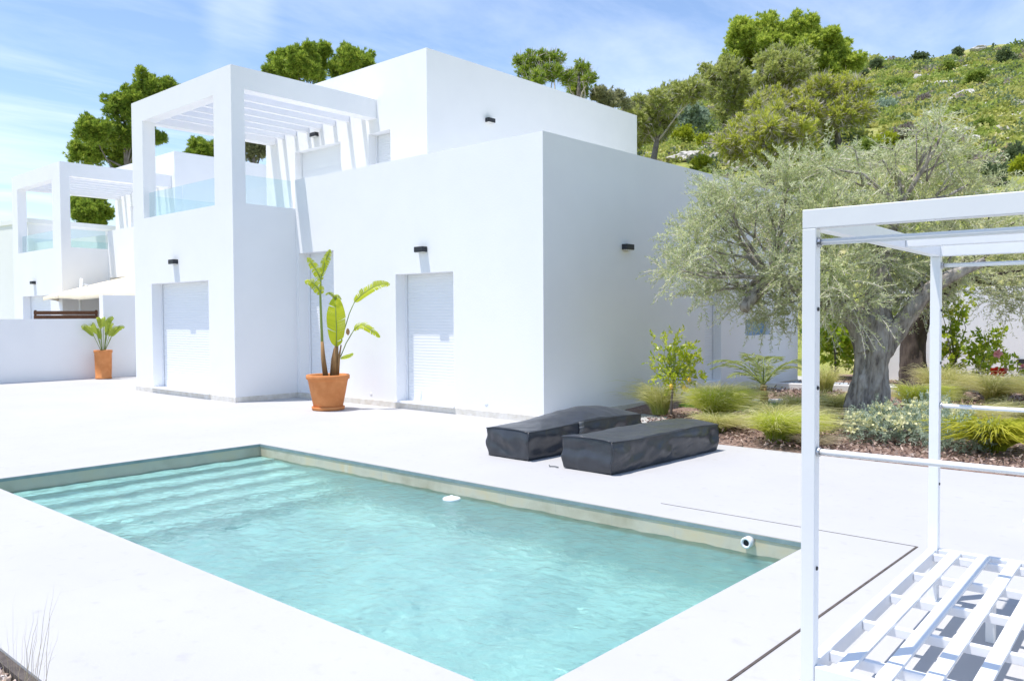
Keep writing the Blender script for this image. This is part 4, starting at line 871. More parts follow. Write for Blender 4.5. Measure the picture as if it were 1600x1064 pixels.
# ------------------------------------------------------------------ olive trees
def bark_tube(pts, rad, n=28, rough=.12, seed=0., sub=6):
    """a gnarled limb: resampled path with fluted, noisy rings"""
    pts = [Vector(p) for p in pts]; P, R = [], []
    for i in range(len(pts) - 1):
        p0 = pts[max(i - 1, 0)]; p1, p2 = pts[i], pts[i + 1]; p3 = pts[min(i + 2, len(pts) - 1)]
        for k in range(sub):
            f = k / sub; P.append(.5 * ((2 * p1) + (p2 - p0) * f + (2 * p0 - 5 * p1 + 4 * p2 - p3) * f * f + (3 * p1 - p0 - 3 * p2 + p3) * f ** 3)); R.append(rad[i] * (1 - f) + rad[i + 1] * f)
    P.append(pts[-1]); R.append(rad[-1]); m = MB(); ref = Vector((1, 0, 0)); rings = []
    for i, p in enumerate(P):
        d = (P[min(i + 1, len(P) - 1)] - P[max(i - 1, 0)]).normalized(); a = (ref - d * ref.dot(d)).normalized(); b = d.cross(a); ref = a
        for k in range(n):
            th = 2 * math.pi * k / n; q = a * math.cos(th) + b * math.sin(th)
            fl = .25 * noise.noise(Vector((math.cos(th) * 16, math.sin(th) * 16 + seed, p.z * 11))) + noise.noise(Vector((math.cos(th) * 1.6 + seed, math.sin(th) * 1.6, p.z * 1.1 + i * .03))) * 1.6 + noise.noise(Vector((math.cos(th) * 4 + seed, math.sin(th) * 4, p.z * 3.2))) * .8 + .45 * noise.noise(Vector((math.cos(th) * 9, math.sin(th) * 9 + seed, p.z * 5)))
            m.v.append(tuple(p + q * R[i] * (1 + rough * fl)))
    for i in range(len(P) - 1):
        for k in range(n):
            x = i * n + k; y = i * n + (k + 1) % n; m.f.append((x, y, y + n, x + n))
    m.f.append(tuple((len(P) - 1) * n + k for k in range(n)))
    return m

def sprays(lumps, dens, per, twig, L, W, drop=0., up=.35, center=None):
    """leafy shoots: each a curved twig with leaves along it"""
    P, D = ball_points(lumps, dens, .6); n = len(P)
    D = unit(D + rand_dirs(n) * .55 + np.array([0, 0, up])); t = np.linspace(0, 1, per)[None, :, None]
    ln = twig * RNG.uniform(.5, 1.3, (n, 1, 1)); path = P[:, None] + D[:, None] * ln * t + np.array([0, 0, -drop]) * ln * t * t
    pos = path.reshape(-1, 3); dirs = np.repeat(D, per, 0) * .8 + rand_dirs(n * per) * .85
    k = len(pos); tone = np.clip(np.repeat(RNG.random(n), per) * .45 + RNG.random(k) * .55, 0, 1)
    lv = leaves(pos, dirs, L * RNG.uniform(.65, 1.25, k), W * RNG.uniform(.75, 1.2, k))
    return lv, tone, ribbons(path[:, :: max(1, per // 4)], .007)

def limb_to(m, a, b, r, seed):
    rg = random.Random(seed); a, b = Vector(a), Vector(b); mid = (a + b) / 2 + Vector((rg.uniform(-.2, .2), rg.uniform(-.2, .2), rg.uniform(-.05, .2)))
    m.tube([a, (a + mid) / 2, mid, (mid + b) / 2 + Vector((rg.uniform(-.08, .08),) * 3), b], [r, r * .8, r * .6, r * .4, r * .15], 7, jitter=.12)

def olive():
    base = Vector((-3.98, 11.98, 0)); t = thing('olive_tree', 'old olive tree with thick grey trunk and wide silvery crown in the garden bed', 'tree', base)
    loc = lambda p: Vector(p) - base
    tr = bark_tube([loc(p) for p in ((-3.98, 11.98, -.06), (-3.99, 11.98, .12), (-3.98, 11.99, .4), (-3.92, 12.01, .8), (-3.88, 12.02, 1.2), (-3.86, 12.04, 1.55))], [.42, .31, .24, .215, .24, .22], 72, .25, 2.3, 16).build('trunk', 'bark', t, smooth=True)
    L1 = [(-3.95, 11.98, 1.1), (-4.08, 11.95, 1.5), (-4.38, 11.86, 1.74), (-4.78, 11.7, 2.0), (-5.18, 11.55, 2.12)]
    R1 = [(-3.8, 12.05, 1.15), (-3.58, 12.12, 1.45), (-3.32, 12.2, 1.85), (-3.0, 12.28, 2.1), (-2.6, 12.4, 2.3)]
    C1 = [(-3.86, 12.04, 1.4), (-3.86, 12.1, 1.9), (-3.78, 12.1, 2.5), (-3.6, 12.15, 3.1)]
    for pts, rad, sd in ((L1, [.2, .17, .13, .11, .09], 1.), (R1, [.17, .13, .1, .08, .05], 4.), (C1, [.2, .14, .1, .05], 7.), ([(-5.18, 11.5, 2.1), (-5.3, 11.25, 1.9), (-5.36, 11.0, 1.68)], [.1, .085, .075], 9.), ([(-5.0, 11.6, 2.08), (-5.25, 11.5, 2.2), (-5.5, 11.4, 2.5)], [.1, .07, .04], 3.)):
        bark_tube([loc(p) for p in pts], rad, 22, .2, sd, 7).build('limb', 'bark', t, smooth=True)
    nodes = [loc(p) for p in L1[2:] + R1[2:] + C1[1:]]; m = MB(); lumps = shift(OLIVE_LUMPS, base)
    for i, (x, y, z, r) in enumerate(lumps):
        c = Vector((x, y, z)); a = min(nodes, key=lambda q: (q - c).length); limb_to(m, a, c, .036, i)
        for k in range(3): limb_to(m, a.lerp(c, .5), c + Vector((random.uniform(-1, 1), random.uniform(-1, 1), random.uniform(-.4, 1))).normalized() * r * .9, .013, i * 7 + k)
    m.build('branches', 'bark', t, smooth=True)
    lv, tone, tw = sprays(lumps, 58, 26, .34, .06, .0135, .25)
    c = quads('crown', lv, 'olive', t, tone); quads('twigs', tw, 'twig', c)
olive()
def back_olive():
    base = Vector((-5.05, 17.9, 0)); t = thing('olive_tree', 'second olive tree with a dark leaning trunk, behind the thick grey one', 'tree', base)
    loc = lambda p: Vector(p) - base
    bark_tube([loc(p) for p in ((-5.0, 17.9, -.05), (-5.02, 17.9, .3), (-5.05, 17.92, .8), (-4.95, 17.9, 1.4), (-4.4, 17.6, 2.1), (-3.6, 17.0, 2.8))], [.36, .27, .23, .2, .15, .09], 30, .22, 5., 7).build('trunk', 'dark_bark', t, smooth=True)
    lumps = shift(OLIVE_BACK_LUMPS, base); m = MB(); a = loc((-4.2, 17.4, 2.3))
    for i, (x, y, z, r) in enumerate(lumps): limb_to(m, a, (x, y, z), .05, i)
    m.build('branches', 'dark_bark', t, smooth=True)
    lv, tone, tw = sprays(lumps, 30, 24, .42, .07, .016, .3); c = quads('crown', lv, 'olive', t, tone); quads('twigs', tw, 'twig', c)
back_olive()

# ------------------------------------------------------------------ garden plants
def lemon():
    t = thing('lemon_tree', 'small lemon tree with a thin stem and yellow fruit beside the covered loungers', 'tree', (-6.6, 11.09, 0))
    MB().tube([(0, 0, -.03), (.01, 0, .3), (.03, .02, .55), (.05, 0, .8)], [.022, .018, .016, .01], 8, jitter=.08).build('trunk', 'pine_bark', t, smooth=True)
    m = MB(); lum = []
    for r_, h, rad in ((-.05, .62, .2), (.16, .62, .2), (-.12, .82, .2), (.12, .88, .24), (.3, .78, .17), (0, 1.02, .18), (.22, 1.06, .16), (-.14, 1.14, .11), (-.2, 1.27, .09), (.1, 1.2, .12), (.06, 1.3, .08), (.38, .98, .12), (.4, .68, .1), (-.2, .7, .12), (.5, .9, .06)):
        p = RV * r_ + FV * random.uniform(-.15, .15); lum.append((p.x, p.y, h, rad)); limb_to(m, (.04, 0, .62), (p.x, p.y, h), .009, len(lum))
    m.build('branches', 'petiole', t, smooth=True)
    lv, tone, tw = sprays(lum, 44, 7, .14, .075, .034, .1); quads('crown', lv, 'glossy', t, np.clip(tone * .75 + .3, 0, 1))
    for r_, h in ((.16, .5), (.21, .47), (-.04, .52), (.24, .62)):
        p = RV * r_ - FV * .2; MB().lathe([(.001, -.042), (.012, -.036), (.03, -.015), (.032, .005), (.02, .03), (.007, .042), (.001, .045)], 12).build('lemon', 'lemon', t, smooth=True).location = (p.x, p.y, h)
lemon()

def palm():
    t = thing('palm', 'small feathery palm with arching fronds against the shaded villa wall', 'palm', (-6.1, 13.25, 0))
    MB().tube([(0, 0, 0), (.02, 0, .2), (0, 0, .42)], [.075, .065, .05], 10, jitter=.15).build('trunk', 'sheath', t, smooth=True)
    specs = [(0, 1.1, .35), (.5, 1., .2), (1.0, .95, .5), (1.7, .8, .6), (2.3, .9, .42), (2.75, 1.05, .22), (3.14, 1.1, .34), (3.7, .9, .1), (4.5, .7, .5), (5.6, .9, .45), (1.3, .6, 1.0), (2.0, .6, 1.1)]
    for a, ln, rise in specs:
        d = RV * math.cos(a) + FV * math.sin(a) * .8; k = 16; s = np.linspace(0, 1, k)
        path = np.array([np.array(d) * ln * .85 * q + np.array([0, 0, .4 + ln * ((rise + .42) * 1.5 * q - (.5 + rise * .9) * q * q)]) for q in s])
        fr = MB().tube([tuple(p) for p in path], list(np.linspace(.012, .003, k)), 5).build('frond', 'petiole', t, smooth=True)
        Q = []
        for i in range(2, k):
            for f in (0, .5):
                p = path[i - 1] * (1 - f) + path[i] * f; dv = path[i] - path[i - 1]; dv /= np.linalg.norm(dv); sd = np.cross(dv, [0, 0, 1]); sd /= np.linalg.norm(sd)
                for sg in (-1, 1): Q.append((p, dv * .7 + sd * sg * .9 + np.array([0, 0, -.15]) + RNG.normal(size=3) * .08, (.19 * math.sin(math.pi * (i + f) / (k + 1)) + .05)))
        quads('leaflets', leaves(np.array([q[0] for q in Q]), np.array([q[1] for q in Q]), np.array([q[2] for q in Q]), .017), 'palm', fr)
palm()

GRASS = 0
def grass(label, loc, n, R, H, mat, lean=(.25, .1), arch=1.12, width=.0048, name='feather_grass', cat='grass clump', group='feather grass clumps', base=.12):
    """an arching tussock"""
    t = thing(name, label, cat, loc, 0, group)
    n = int(n * 1.5) if n > 100 else n
    a = RNG.uniform(0, 6.283, n); rr = np.sqrt(RNG.random(n)) * base; P0 = np.stack([np.cos(a) * rr, np.sin(a) * rr, np.zeros(n)], 1)
    a2 = a + RNG.normal(0, .6, n); h = H * RNG.uniform(.55, 1.1, n); out = R * RNG.uniform(.25, 1.05, n)
    d = np.stack([np.cos(a2) * out, np.sin(a2) * out], 1) + np.array(lean) * R
    s = np.linspace(0, 1, 7)[None, :]; Z = h[:, None] * (1.75 * s - .95 * arch * s * s); Z = np.maximum(Z, .01)
    X = P0[:, 0:1] + d[:, 0:1] * s ** 1.5; Y = P0[:, 1:2] + d[:, 1:2] * s ** 1.5
    paths = np.stack([X, Y, Z], 2) + RNG.normal(0, .004, (n, 7, 3))
    q = ribbons(paths, np.array([1, 1, .9, .8, .6, .4, .12]) * width); tone = np.repeat(RNG.random(n) * .5, 6) + np.tile(np.linspace(0, .5, 6), n)
    quads('blades', q, mat, t, np.clip(tone, 0, 1))
    if mat in ('feather', 'lush'):                                # longer pale seed stalks that overhang the tussock
        k = n // 9; p2 = paths[:k] * np.array([1.32, 1.32, 1.18]); quads('seed_heads', ribbons(p2, np.array([.5, .5, .6, .9, 1.3, 1., .2]) * width * .8), 'seed', t)
    return t
for a in (
    ('broad green feather grass clump just behind the lemon tree stem', (-5.75, 10.9, .02), 2300, .6, .66, 'lush', (.2, .0)),
    ('pale wispy feather grass clump at the foot of the villa wall, left of the lemon tree', (-6.95, 11.35, .02), 700, .5, .62, 'feather', (-.2, -.1)),
    ('pale seedy feather grass clump between the lemon tree and the palm', (-6.1, 11.6, .02), 900, .4, .6, 'feather', (.1, .1)),
    ('bright yellow green feather grass clump at the patio edge in front of the palm', (-4.35, 9.86, .01), 2300, .55, .48, 'lush', (.35, .0)),
    ('dense green feather grass clump right of the palm', (-4.85, 11.7, .03), 1200, .36, .5, 'feather', (.2, .1)),
    ('brown tipped feather grass clump left of the olive trunk', (-4.65, 12.35, .03), 1100, .42, .5, 'feather', (.3, -.1)),
    ('small green feather grass clump touching the left side of the olive trunk', (-4.55, 13.3, .03), 500, .3, .32, 'lush', (.1, 0)),
    ('thin upright feather grass clump in front of the grey path', (-6.2, 16.3, .06), 500, .38, .62, 'feather', (0, 0)),
    ('round dark green feather grass clump just right of the olive trunk', (-3.95, 14.2, .03), 1800, .55, .55, 'lush', (.3, 0)),
    ('yellowish feather grass clump behind the right side of the olive trunk', (-4.2, 16.4, .05), 1000, .5, .72, 'feather', (.1, 0)),
    ('tan feather grass clump at the foot of the tall leafy shrub', (-3.9, 16.2, .05), 1200, .5, .62, 'feather', (.3, 0)),
    ('pale green feather grass clump below the red flowers', (-3.2, 16.0, .05), 1400, .6, .62, 'feather', (.2, 0)),
    ('feather grass clump at the right edge of the photo below the garden wall', (-2.5, 15.9, .05), 1300, .6, .62, 'feather', (.1, 0)),
    ('yellow feather grass clump cut by the right edge, in front of the others', (-2.35, 13.2, .03), 900, .45, .45, 'feather', (.2, 0)),
    ('low feather grass clump between the patio edge and the lemon tree', (-5.35, 10.15, .0), 1100, .4, .34, 'feather', (.25, .0)),
    ('loose blond feather grass clump behind the bright patio edge clump', (-4.75, 10.75, .02), 1100, .42, .45, 'feather', (.25, .1)),
    ('pale feather grass clump beyond the cream flowered shrub', (-2.7, 11.9, .03), 1100, .5, .5, 'feather', (.2, .1)),
    ('short feather grass clump left of the small palm', (-6.75, 12.9, .03), 800, .4, .45, 'feather', (.2, .0)),
    ('small straw coloured grass tuft at the patio edge beside the front post', (-3.85, 9.75, .01), 350, .3, .2, 'straw', (.2, 0)),
): grass(*a)
grass('yellow green clump of arching strap leaves near the right edge of the bed', (-2.12, 10.6, .02), 520, .75, .55, 'strappy', (.05, -.1), 1.25, .026, 'strap_leaf_plant', 'plant', None, .1)
grass('dry pale stalks rising from the gravel in the bottom left corner', (-3.82, 1.17, -.05), 34, 0.13, .36, 'straw', (.0, .1), .5, .0022, 'dry_grass', 'dry grass', None, .12)

def shrub(name, label, loc, lumps, mat, dens, per, twig, L, W, flowers=None, stem=None, cat='shrub', group=None, up=.35):
    t = thing(name, label, cat, loc, 0, group); m = MB()
    for i, (x, y, z, r) in enumerate(lumps): limb_to(m, (0, 0, -.02) if stem is None else stem, (x, y, z), .012, i)
    if stem: m.tube([(0, 0, -.03), tuple(Vector(stem) * .5 + Vector((.02, 0, 0))), stem], [.03, .025, .02], 8, jitter=.1)
    m.build('branches', 'pine_bark', t, smooth=True)
    lv, tone, tw = sprays(lumps, dens, per, twig, L, W, .1, up); quads('foliage', lv, mat, t, tone)
    return t
def lum(*a):
    out = []
    for r_, f_, h, rad in a: p = RV * r_ + FV * f_; out.append((p.x, p.y, h, rad))
    return out
def heads(t, lumps, dens, mat, size, name='flower_heads', per=6):
    P, D = ball_points([l for l in lumps], dens, .08); k = D[:, 2] > -.1; P, D = P[k], D[k]; n = len(P)
    quads(name, leaves(np.repeat(P, per, 0) + rand_dirs(n * per) * size * .3, np.repeat(D, per, 0) * .4 + rand_dirs(n * per) + [0, 0, .2], size, size * .7), mat, t)
cl = lum((-.35, .0, .18, .2), (-.1, -.1, .2, .22), (.15, -.25, .22, .22), (.05, .2, .3, .24), (.35, .05, .3, .25), (.4, -.35, .2, .2), (.6, -.15, .3, .24), (.62, .25, .36, .22), (-.3, .25, .24, .18))
t = shrub('curry_plant', 'low silvery shrub dotted with cream flower heads in front of the olive trunk', (-3.3, 10.72, .0), cl, 'curry', 130, 16, .13, .042, .012)
heads(t, cl, 100, 'flower_cream', .05)
cl = lum((-.15, 0, .18, .2), (.1, .0, .24, .24), (.28, -.1, .2, .2), (0, .25, .28, .2))
shrub('silver_shrub', 'low grey green shrub without flowers, right of the cream flowered one', (-2.5, 10.28, .0), cl, 'curry', 110, 18, .13, .045, .009)
cl = lum((0, 0, .45, .25), (-.1, .1, .75, .28), (.12, 0, .95, .26), (-.1, 0, 1.2, .28), (.1, .1, 1.45, .26), (-.05, 0, 1.7, .25), (.15, 0, 1.9, .2), (-.15, 0, 1.95, .18), (.1, 0, 2.15, .14), (-.12, .0, 2.15, .12))
shrub('tall_shrub', 'tall upright leafy shrub in front of the white garden wall', (-4.28, 17.9, .05), [(x * .85, y * .85, z, r * .8) for x, y, z, r in cl], 'glossy', 40, 9, .16, .1, .052, stem=(0, 0, .5))
cl = lum((0, 0, .5, .3), (.15, .1, .75, .3), (-.1, 0, .9, .28), (.2, 0, 1.05, .3), (.35, 0, 1.2, .2), (.42, 0, 1.4, .14), (.05, 0, 1.25, .22), (.45, 0, .8, .18))
shrub('glossy_shrub', 'shorter bushy shrub leaning against the tall leafy shrub', (-3.75, 17.6, .05), [(x * .75, y * .75, z * .82, r * .72) for x, y, z, r in cl], 'glossy', 30, 9, .16, .1, .056)
def hibiscus():
    cl = lum((0, 0, .55, .14), (.25, 0, .6, .14), (.45, .1, .75, .12), (.4, 0, .5, .16), (-.05, .1, .85, .12), (.7, 0, .6, .12))
    t = shrub('hibiscus', 'sparse hibiscus bush with red and pink flowers near the right edge', (-3.4, 16.9, .05), cl, 'glossy', 26, 6, .18, .1, .06)
    for r_, h, mat, s in ((-.1, .52, 'flower_red', .11), (.02, .5, 'flower_red', .1), (.1, .55, 'flower_pink', .06), (-.05, .84, 'flower_pink', .1), (.6, .58, 'flower_red', .08), (.4, .62, 'flower_pink', .05)):
        p = RV * r_ - FV * .2; n = 5; a = np.arange(n) * 2 * np.pi / n
        D = np.array([np.array(RV) * math.cos(x) + np.array([0, 0, 1]) * math.sin(x) - np.array(FV) * .45 for x in a]); quads('flower', np.concatenate([leaves(np.tile(np.array([p.x, p.y, h]), (n, 1)), D + rand_dirs(n) * .15, s, s * .95) for _ in range(2)]), mat, t)
hibiscus()
cl = lum((-.3, 0, .9, .45), (.1, 0, .75, .45), (.4, .1, .9, .4), (0, 0, 1.25, .45), (.35, 0, 1.35, .4), (-.3, .1, 1.4, .4), (.1, .2, 1.7, .3), (.55, 0, .55, .3))
shrub('broadleaf_shrub', 'big rounded shrub with broad glossy leaves behind and left of the olive trunk', (-7.35, 19.9, .05), cl, 'glossy', 13, 10, .28, .17, .09, stem=(0, 0, .6))
cl = lum((0, 0, 1.2, .25), (.1, 0, 1.6, .25), (-.1, 0, 1.9, .22), (.2, 0, 1.35, .2), (-.15, 0, 1.45, .2))
shrub('climbing_shrub', 'yellow green shrub seen through the fork of the olive tree', (-6.05, 19.3, .05), cl, 'glossy', 20, 9, .2, .11, .055, stem=(0, 0, .9))
# low green ground cover beside the palm
P = np.stack([RNG.uniform(-7.2, -5.6, 5000), RNG.uniform(12.3, 13.6, 5000), np.full(5000, .03)], 1)
tag(quads('ground_cover', leaves(P, rand_dirs(5000) * .5 + [0, 0, 1], .09, .012), 'turf'), kind='stuff')

# ------------------------------------------------------------------ trees on the slope
TREE_LABELS = {
 'left_pine': 'dark pine rising behind the left side of the terrace frame', 'opening_pine': 'dark pine seen through the front opening of the villa terrace frame',
 'grey_pine': 'greyish pine glimpsed through the narrow right opening of the villa terrace frame', 'neigh_pine': 'dark pine framed by the terrace of the left neighbour villa',
 'pine_b': 'rounded dense pine crown just above the terrace beam of the villa', 'pine_c': 'pine crown touching the sloping roof edge left of the tall block',
 'pine_d': 'open thin pine showing twigs above the right roof edge', 'pine_e': 'small bright pine between the thin pine and the grey tree on the roof line',
 'pine_f': 'low greyish tree at the far right end of the roof line', 'big_pine': 'tallest pine with the big bright green crown on the slope',
 'mid_pine': 'pale pine full of bare twigs directly below the tallest pine', 'shoulder_pine': 'pale green pine on the left shoulder of the tallest pine',
 'hump_pine': 'small lime topped pine in the middle of the slope group', 'right_pine': 'wide twiggy lime topped pine right of the tallest pine',
 'low_pine': 'lowest twiggy pine with visible dark stems just above the villa wall', 'silver_tree': 'round silver blue bush among the pines on the left of the slope',
 'left_slope_tree': 'loose green tree at the corner of the upper villa block'}
STYLE = {'bright': ('bright', 54, 13, .2, .044), 'pine': ('pine', 62, 13, .19, .042), 'greenish': ('greenish', 44, 12, .18, .042), 'fringe': ('fringe', 40, 12, .17, .042), 'grey': ('grey', 44, 12, .17, .04), 'thin': ('pine', 60, 12, .16, .036), 'silver': ('silver', 70, 10, .16, .05)}
for nm, kind, base, lumps in TREE_TABLE:
    t = thing('pine_tree' if kind != 'silver' else 'silver_bush', TREE_LABELS[nm], 'tree' if kind != 'silver' else 'bush', base, 0, 'trees on the slope behind the villas' if kind != 'silver' else None)
    lumps = shift(lumps, base); c = Vector(np.mean([l[:3] for l in lumps], 0)); lo = min(l[2] for l in lumps)
    h0 = max(.3, (lo - .3) * .8); m = MB(); k0 = Vector((c.x * .5, c.y * .5, h0))
    m.tube([(0, 0, -.3), (c.x * .2, c.y * .2, h0 * .5), k0, k0.lerp(c, .7), c + Vector((0, 0, .4))], [.2, .17, .13, .09, .03], 8, jitter=.1); m.build('trunk', 'pine_bark', t, smooth=True)
    m = MB()
    for i, (x, y, z, r) in enumerate(lumps):
        limb_to(m, k0.lerp(c, .4 if i % 2 else .1), (x, y, z), .06, i)
        for q in range(5): limb_to(m, Vector((x, y, z - r * .6)), Vector((x, y, z)) + Vector((random.gauss(0, 1), random.gauss(0, 1), random.gauss(.2, .7))).normalized() * r, .018, i * 9 + q)
    b = m.build('branches', 'twig' if kind in ('fringe', 'greenish', 'thin') else 'pine_bark', t, smooth=True)
    mat, dens, per, L, W = STYLE[kind]
    L2 = []
    for x, y, z, r in lumps:                                      # each bough breaks up into smaller clumps
        L2.append((x, y, z, r * 1.02))
        for q in range(7):
            d = Vector((random.gauss(0, 1), random.gauss(0, 1), random.gauss(.1, .8))).normalized() * r * random.uniform(.7, 1.15); L2.append((x + d.x, y + d.y, z + d.z, r * random.uniform(.3, .52)))
    keep = None
    if kind in ('fringe',): keep = lambda P, D: (D[:, 2] > RNG.uniform(-1.3, .45, len(D)))
    if kind in ('greenish', 'thin'): keep = lambda P, D: (D[:, 2] > RNG.uniform(-1.4, .2, len(D)))
    crown('crown', L2, mat, t, dens, per, L, W, .45, .8, keep)
    if kind in ('fringe', 'greenish', 'thin'):
        P, D = ball_points(L2, 46 if kind == 'fringe' else 22, .7); quads('twigs', leaves(P, D + rand_dirs(len(P)) * .6 + [0, 0, .4], .4, .02), 'twig', b)

# shrubs one can tell apart on the hillside, and pale rocks
def hill_shrub(kind, p, a, b, label):
    t = thing('hill_shrub', label, 'shrub', p, 0, 'shrubs on the hillside')
    rg = random.Random(int(abs(p[0] * 100))); l = [(rg.uniform(-.5, .5) * a, rg.uniform(-.5, .5) * a, b * rg.uniform(.35, .9), a * rg.uniform(.45, .65)) for _ in range(6)]
    s = 1 if p[1] < 60 else 1.8; crown('foliage', l, kind, t, 36 / s, 8, .16 * s, .06 * s, .35)
    m = MB(); [limb_to(m, (0, 0, -.1), q[:3], .03, i) for i, q in enumerate(l)]; m.build('branches', 'pine_bark', t)
SH = {'lime': 'bright lime green', 'dark': 'dark green', 'green': 'mid green', 'silver': 'silvery green', 'purple': 'dry purplish grey'}
for (kind, p, a, b), wh in zip(SHRUB_TABLE, SHRUB_WHERE): hill_shrub(kind, p, a * 1.45, b * 1.7, SH[kind] + ' ' + wh)
for i, ((p, a, b), wh) in enumerate(zip(ROCK_TABLE, ROCK_WHERE)):
    rg = random.Random(i); bm = bmesh.new(); bmesh.ops.create_icosphere(bm, subdivisions=4, radius=1)
    for v in bm.verts:
        n = noise.noise(v.co * 1.7 + Vector((i * 3, 0, 0))) * .35 + noise.noise(v.co * 4 + Vector((i, 0, 0))) * .16; v.co = Vector((v.co.x * a, v.co.y * a * .8, v.co.z * max(b, .3) * 1.3)) * (1 + n)
    me = bpy.data.meshes.new('limestone_rock'); bm.to_mesh(me); bm.free(); me.materials.append(M['rock']); o = link(bpy.data.objects.new('limestone_rock', me)); o.location = p; tag(o, wh, 'rock', 'rocks on the hillside')

# the continuous low scrub of the slope
def scrub():
    for mat, n, lo, hi, per, seed in (('scrub', 4600, .2, .62, 62, 1), ('green', 1300, .25, .75, 70, 2), ('dark', 900, .25, .8, 76, 3), ('straw', 500, .15, .4, 36, 4), ('purple', 500, .2, .5, 60, 5)):
        az = np.radians(RNG.uniform(5, 42, n)); r = 27 + 105 * RNG.random(n) ** .75
        X = -r * np.sin(az); Y = r * np.cos(az); Z = terrain_z(X, Y)
        k = np.sin(X * .21 + seed) * np.sin(Y * .17 + seed * 2) + .5 * np.sin(X * .6 + Y * .4 + seed) + RNG.normal(0, .5, n) > -.5; X, Y, Z, r = X[k], Y[k], Z[k], r[k]; n = len(X)
        R_ = RNG.uniform(lo, hi, n) * (.8 + r / 150); D = rand_dirs(n * per); D[:, 2] = np.abs(D[:, 2]); rad = np.repeat(R_, per)
        P = np.stack([np.repeat(X, per), np.repeat(Y, per), np.repeat(Z, per)], 1) + D * rad[:, None] * np.array([1, 1, .8]) * (RNG.random((n * per, 1)) ** .35)
        sz = np.repeat(.09 + r / 560, per); hue = np.clip(.45 + .3 * np.sin(X * .09 + Y * .05) + RNG.normal(0, .3, n), 0, 1)
        tone = np.clip(np.repeat(hue, per) * .8 + RNG.random(n * per) * .25, 0, 1)
        tag(quads('hillside_scrub', leaves(P, D * .5 + rand_dirs(n * per) + [0, 0, .15], sz * 1.15, sz * .75), mat, None, tone), kind='stuff')
    n = 1300; az = np.radians(RNG.uniform(5, 42, n)); r = 28 + 104 * RNG.random(n) ** .8; X = -r * np.sin(az); Y = r * np.cos(az); Z = terrain_z(X, Y)
    V, F = [], []; protos = [stone_mesh(40 + i, 1.) for i in range(8)]; rg = random.Random(9)
    for i in range(n):
        v, f = protos[i % 8]; s = rg.uniform(.08, .3) * (1 + r[i] / 140); a = rg.uniform(0, 6.28); c, q = math.cos(a), math.sin(a); k = len(V)
        V += [(X[i] + (p[0] * c - p[1] * q) * s * 1.4, Y[i] + (p[0] * q + p[1] * c) * s, Z[i] + .05 + p[2] * s * .8) for p in v]; F += [tuple(j + k for j in ff) for ff in f]
    me = bpy.data.meshes.new('hillside_stones'); me.from_pydata(V, [], F); me.materials.append(M['rock']); tag(link(bpy.data.objects.new('hillside_stones', me)), kind='stuff')
scrub()

# ------------------------------------------------------------------ daylight, sky, camera
SUN = Vector((-.17, -.235, 1)).normalized(); ELEV = math.asin(SUN.z); AZ = math.atan2(SUN.x, SUN.y)
L = bpy.data.lights.new('sun', 'SUN'); L.energy = SUN_E; L.angle = math.radians(.5); L.color = (1, .94, .88); L.cycles.is_caustics_light = True
s = link(bpy.data.objects.new('sun', L)); s.rotation_euler = SUN.to_track_quat('Z', 'Y').to_euler(); s.location = (0, -5, 30)
w = bpy.data.worlds.new('World'); scene.world = w; w.use_nodes = True; nt = w.node_tree; nt.nodes.clear()
sky = nt.nodes.new('ShaderNodeTexSky'); sky.sky_type = 'NISHITA'; sky.sun_disc = False; sky.sun_elevation = ELEV; sky.sun_rotation = AZ; sky.altitude = 50; sky.air_density = 1.05; sky.dust_density = .15; sky.ozone_density = 1.2
tc = nt.nodes.new('ShaderNodeTexCoord'); sep = nt.nodes.new('ShaderNodeSeparateXYZ'); nt.links.new(tc.outputs['Generated'], sep.inputs[0])
# thin cirrus: noise on the dome, flattened towards the horizon
zz = node(nt, 'ShaderNodeMath', operation='MAXIMUM'); zz.inputs[1].default_value = .06; nt.links.new(sep.outputs['Z'], zz.inputs[0])
dv = []
for ax in 'XY':
    d = node(nt, 'ShaderNodeMath', operation='DIVIDE'); nt.links.new(sep.outputs[ax], d.inputs[0]); nt.links.new(zz.outputs[0], d.inputs[1]); dv.append(d)
cb = nt.nodes.new('ShaderNodeCombineXYZ'); nt.links.new(dv[0].outputs[0], cb.inputs[0]); nt.links.new(dv[1].outputs[0], cb.inputs[1])
mp = node(nt, 'ShaderNodeMapping', Scale=(.9, .28, 1.), Rotation=(0, 0, math.radians(35)), Location=(1.3, .4, 0)); nt.links.new(cb.outputs[0], mp.inputs[0])
cn = node(nt, 'ShaderNodeTexNoise', Scale=1.1, Detail=9., Roughness=.6, Distortion=.5); nt.links.new(mp.outputs[0], cn.inputs['Vector'])
# one broad veil of cloud standing up from the roofs on the left
hl = node(nt, 'ShaderNodeMath', operation='ARCTAN2'); nx = node(nt, 'ShaderNodeMath', operation='MULTIPLY'); nx.inputs[1].default_value = -1; nt.links.new(sep.outputs['X'], nx.inputs[0]); nt.links.new(nx.outputs[0], hl.inputs[0]); nt.links.new(sep.outputs['Y'], hl.inputs[1])
va = node(nt, 'ShaderNodeMapRange', interpolation_type='SMOOTHSTEP'); vb = node(nt, 'ShaderNodeMapRange', interpolation_type='SMOOTHSTEP'); vc = node(nt, 'ShaderNodeMapRange', interpolation_type='SMOOTHSTEP')
for n, lo, hi, src in ((va, math.radians(56.6), math.radians(58.6), hl.outputs[0]), (vb, math.radians(62.6), math.radians(60.6), hl.outputs[0]), (vc, .22, .34, sep.outputs['Z'])):
    n.inputs['From Min'].default_value = lo; n.inputs['From Max'].default_value = hi; nt.links.new(src, n.inputs['Value'])
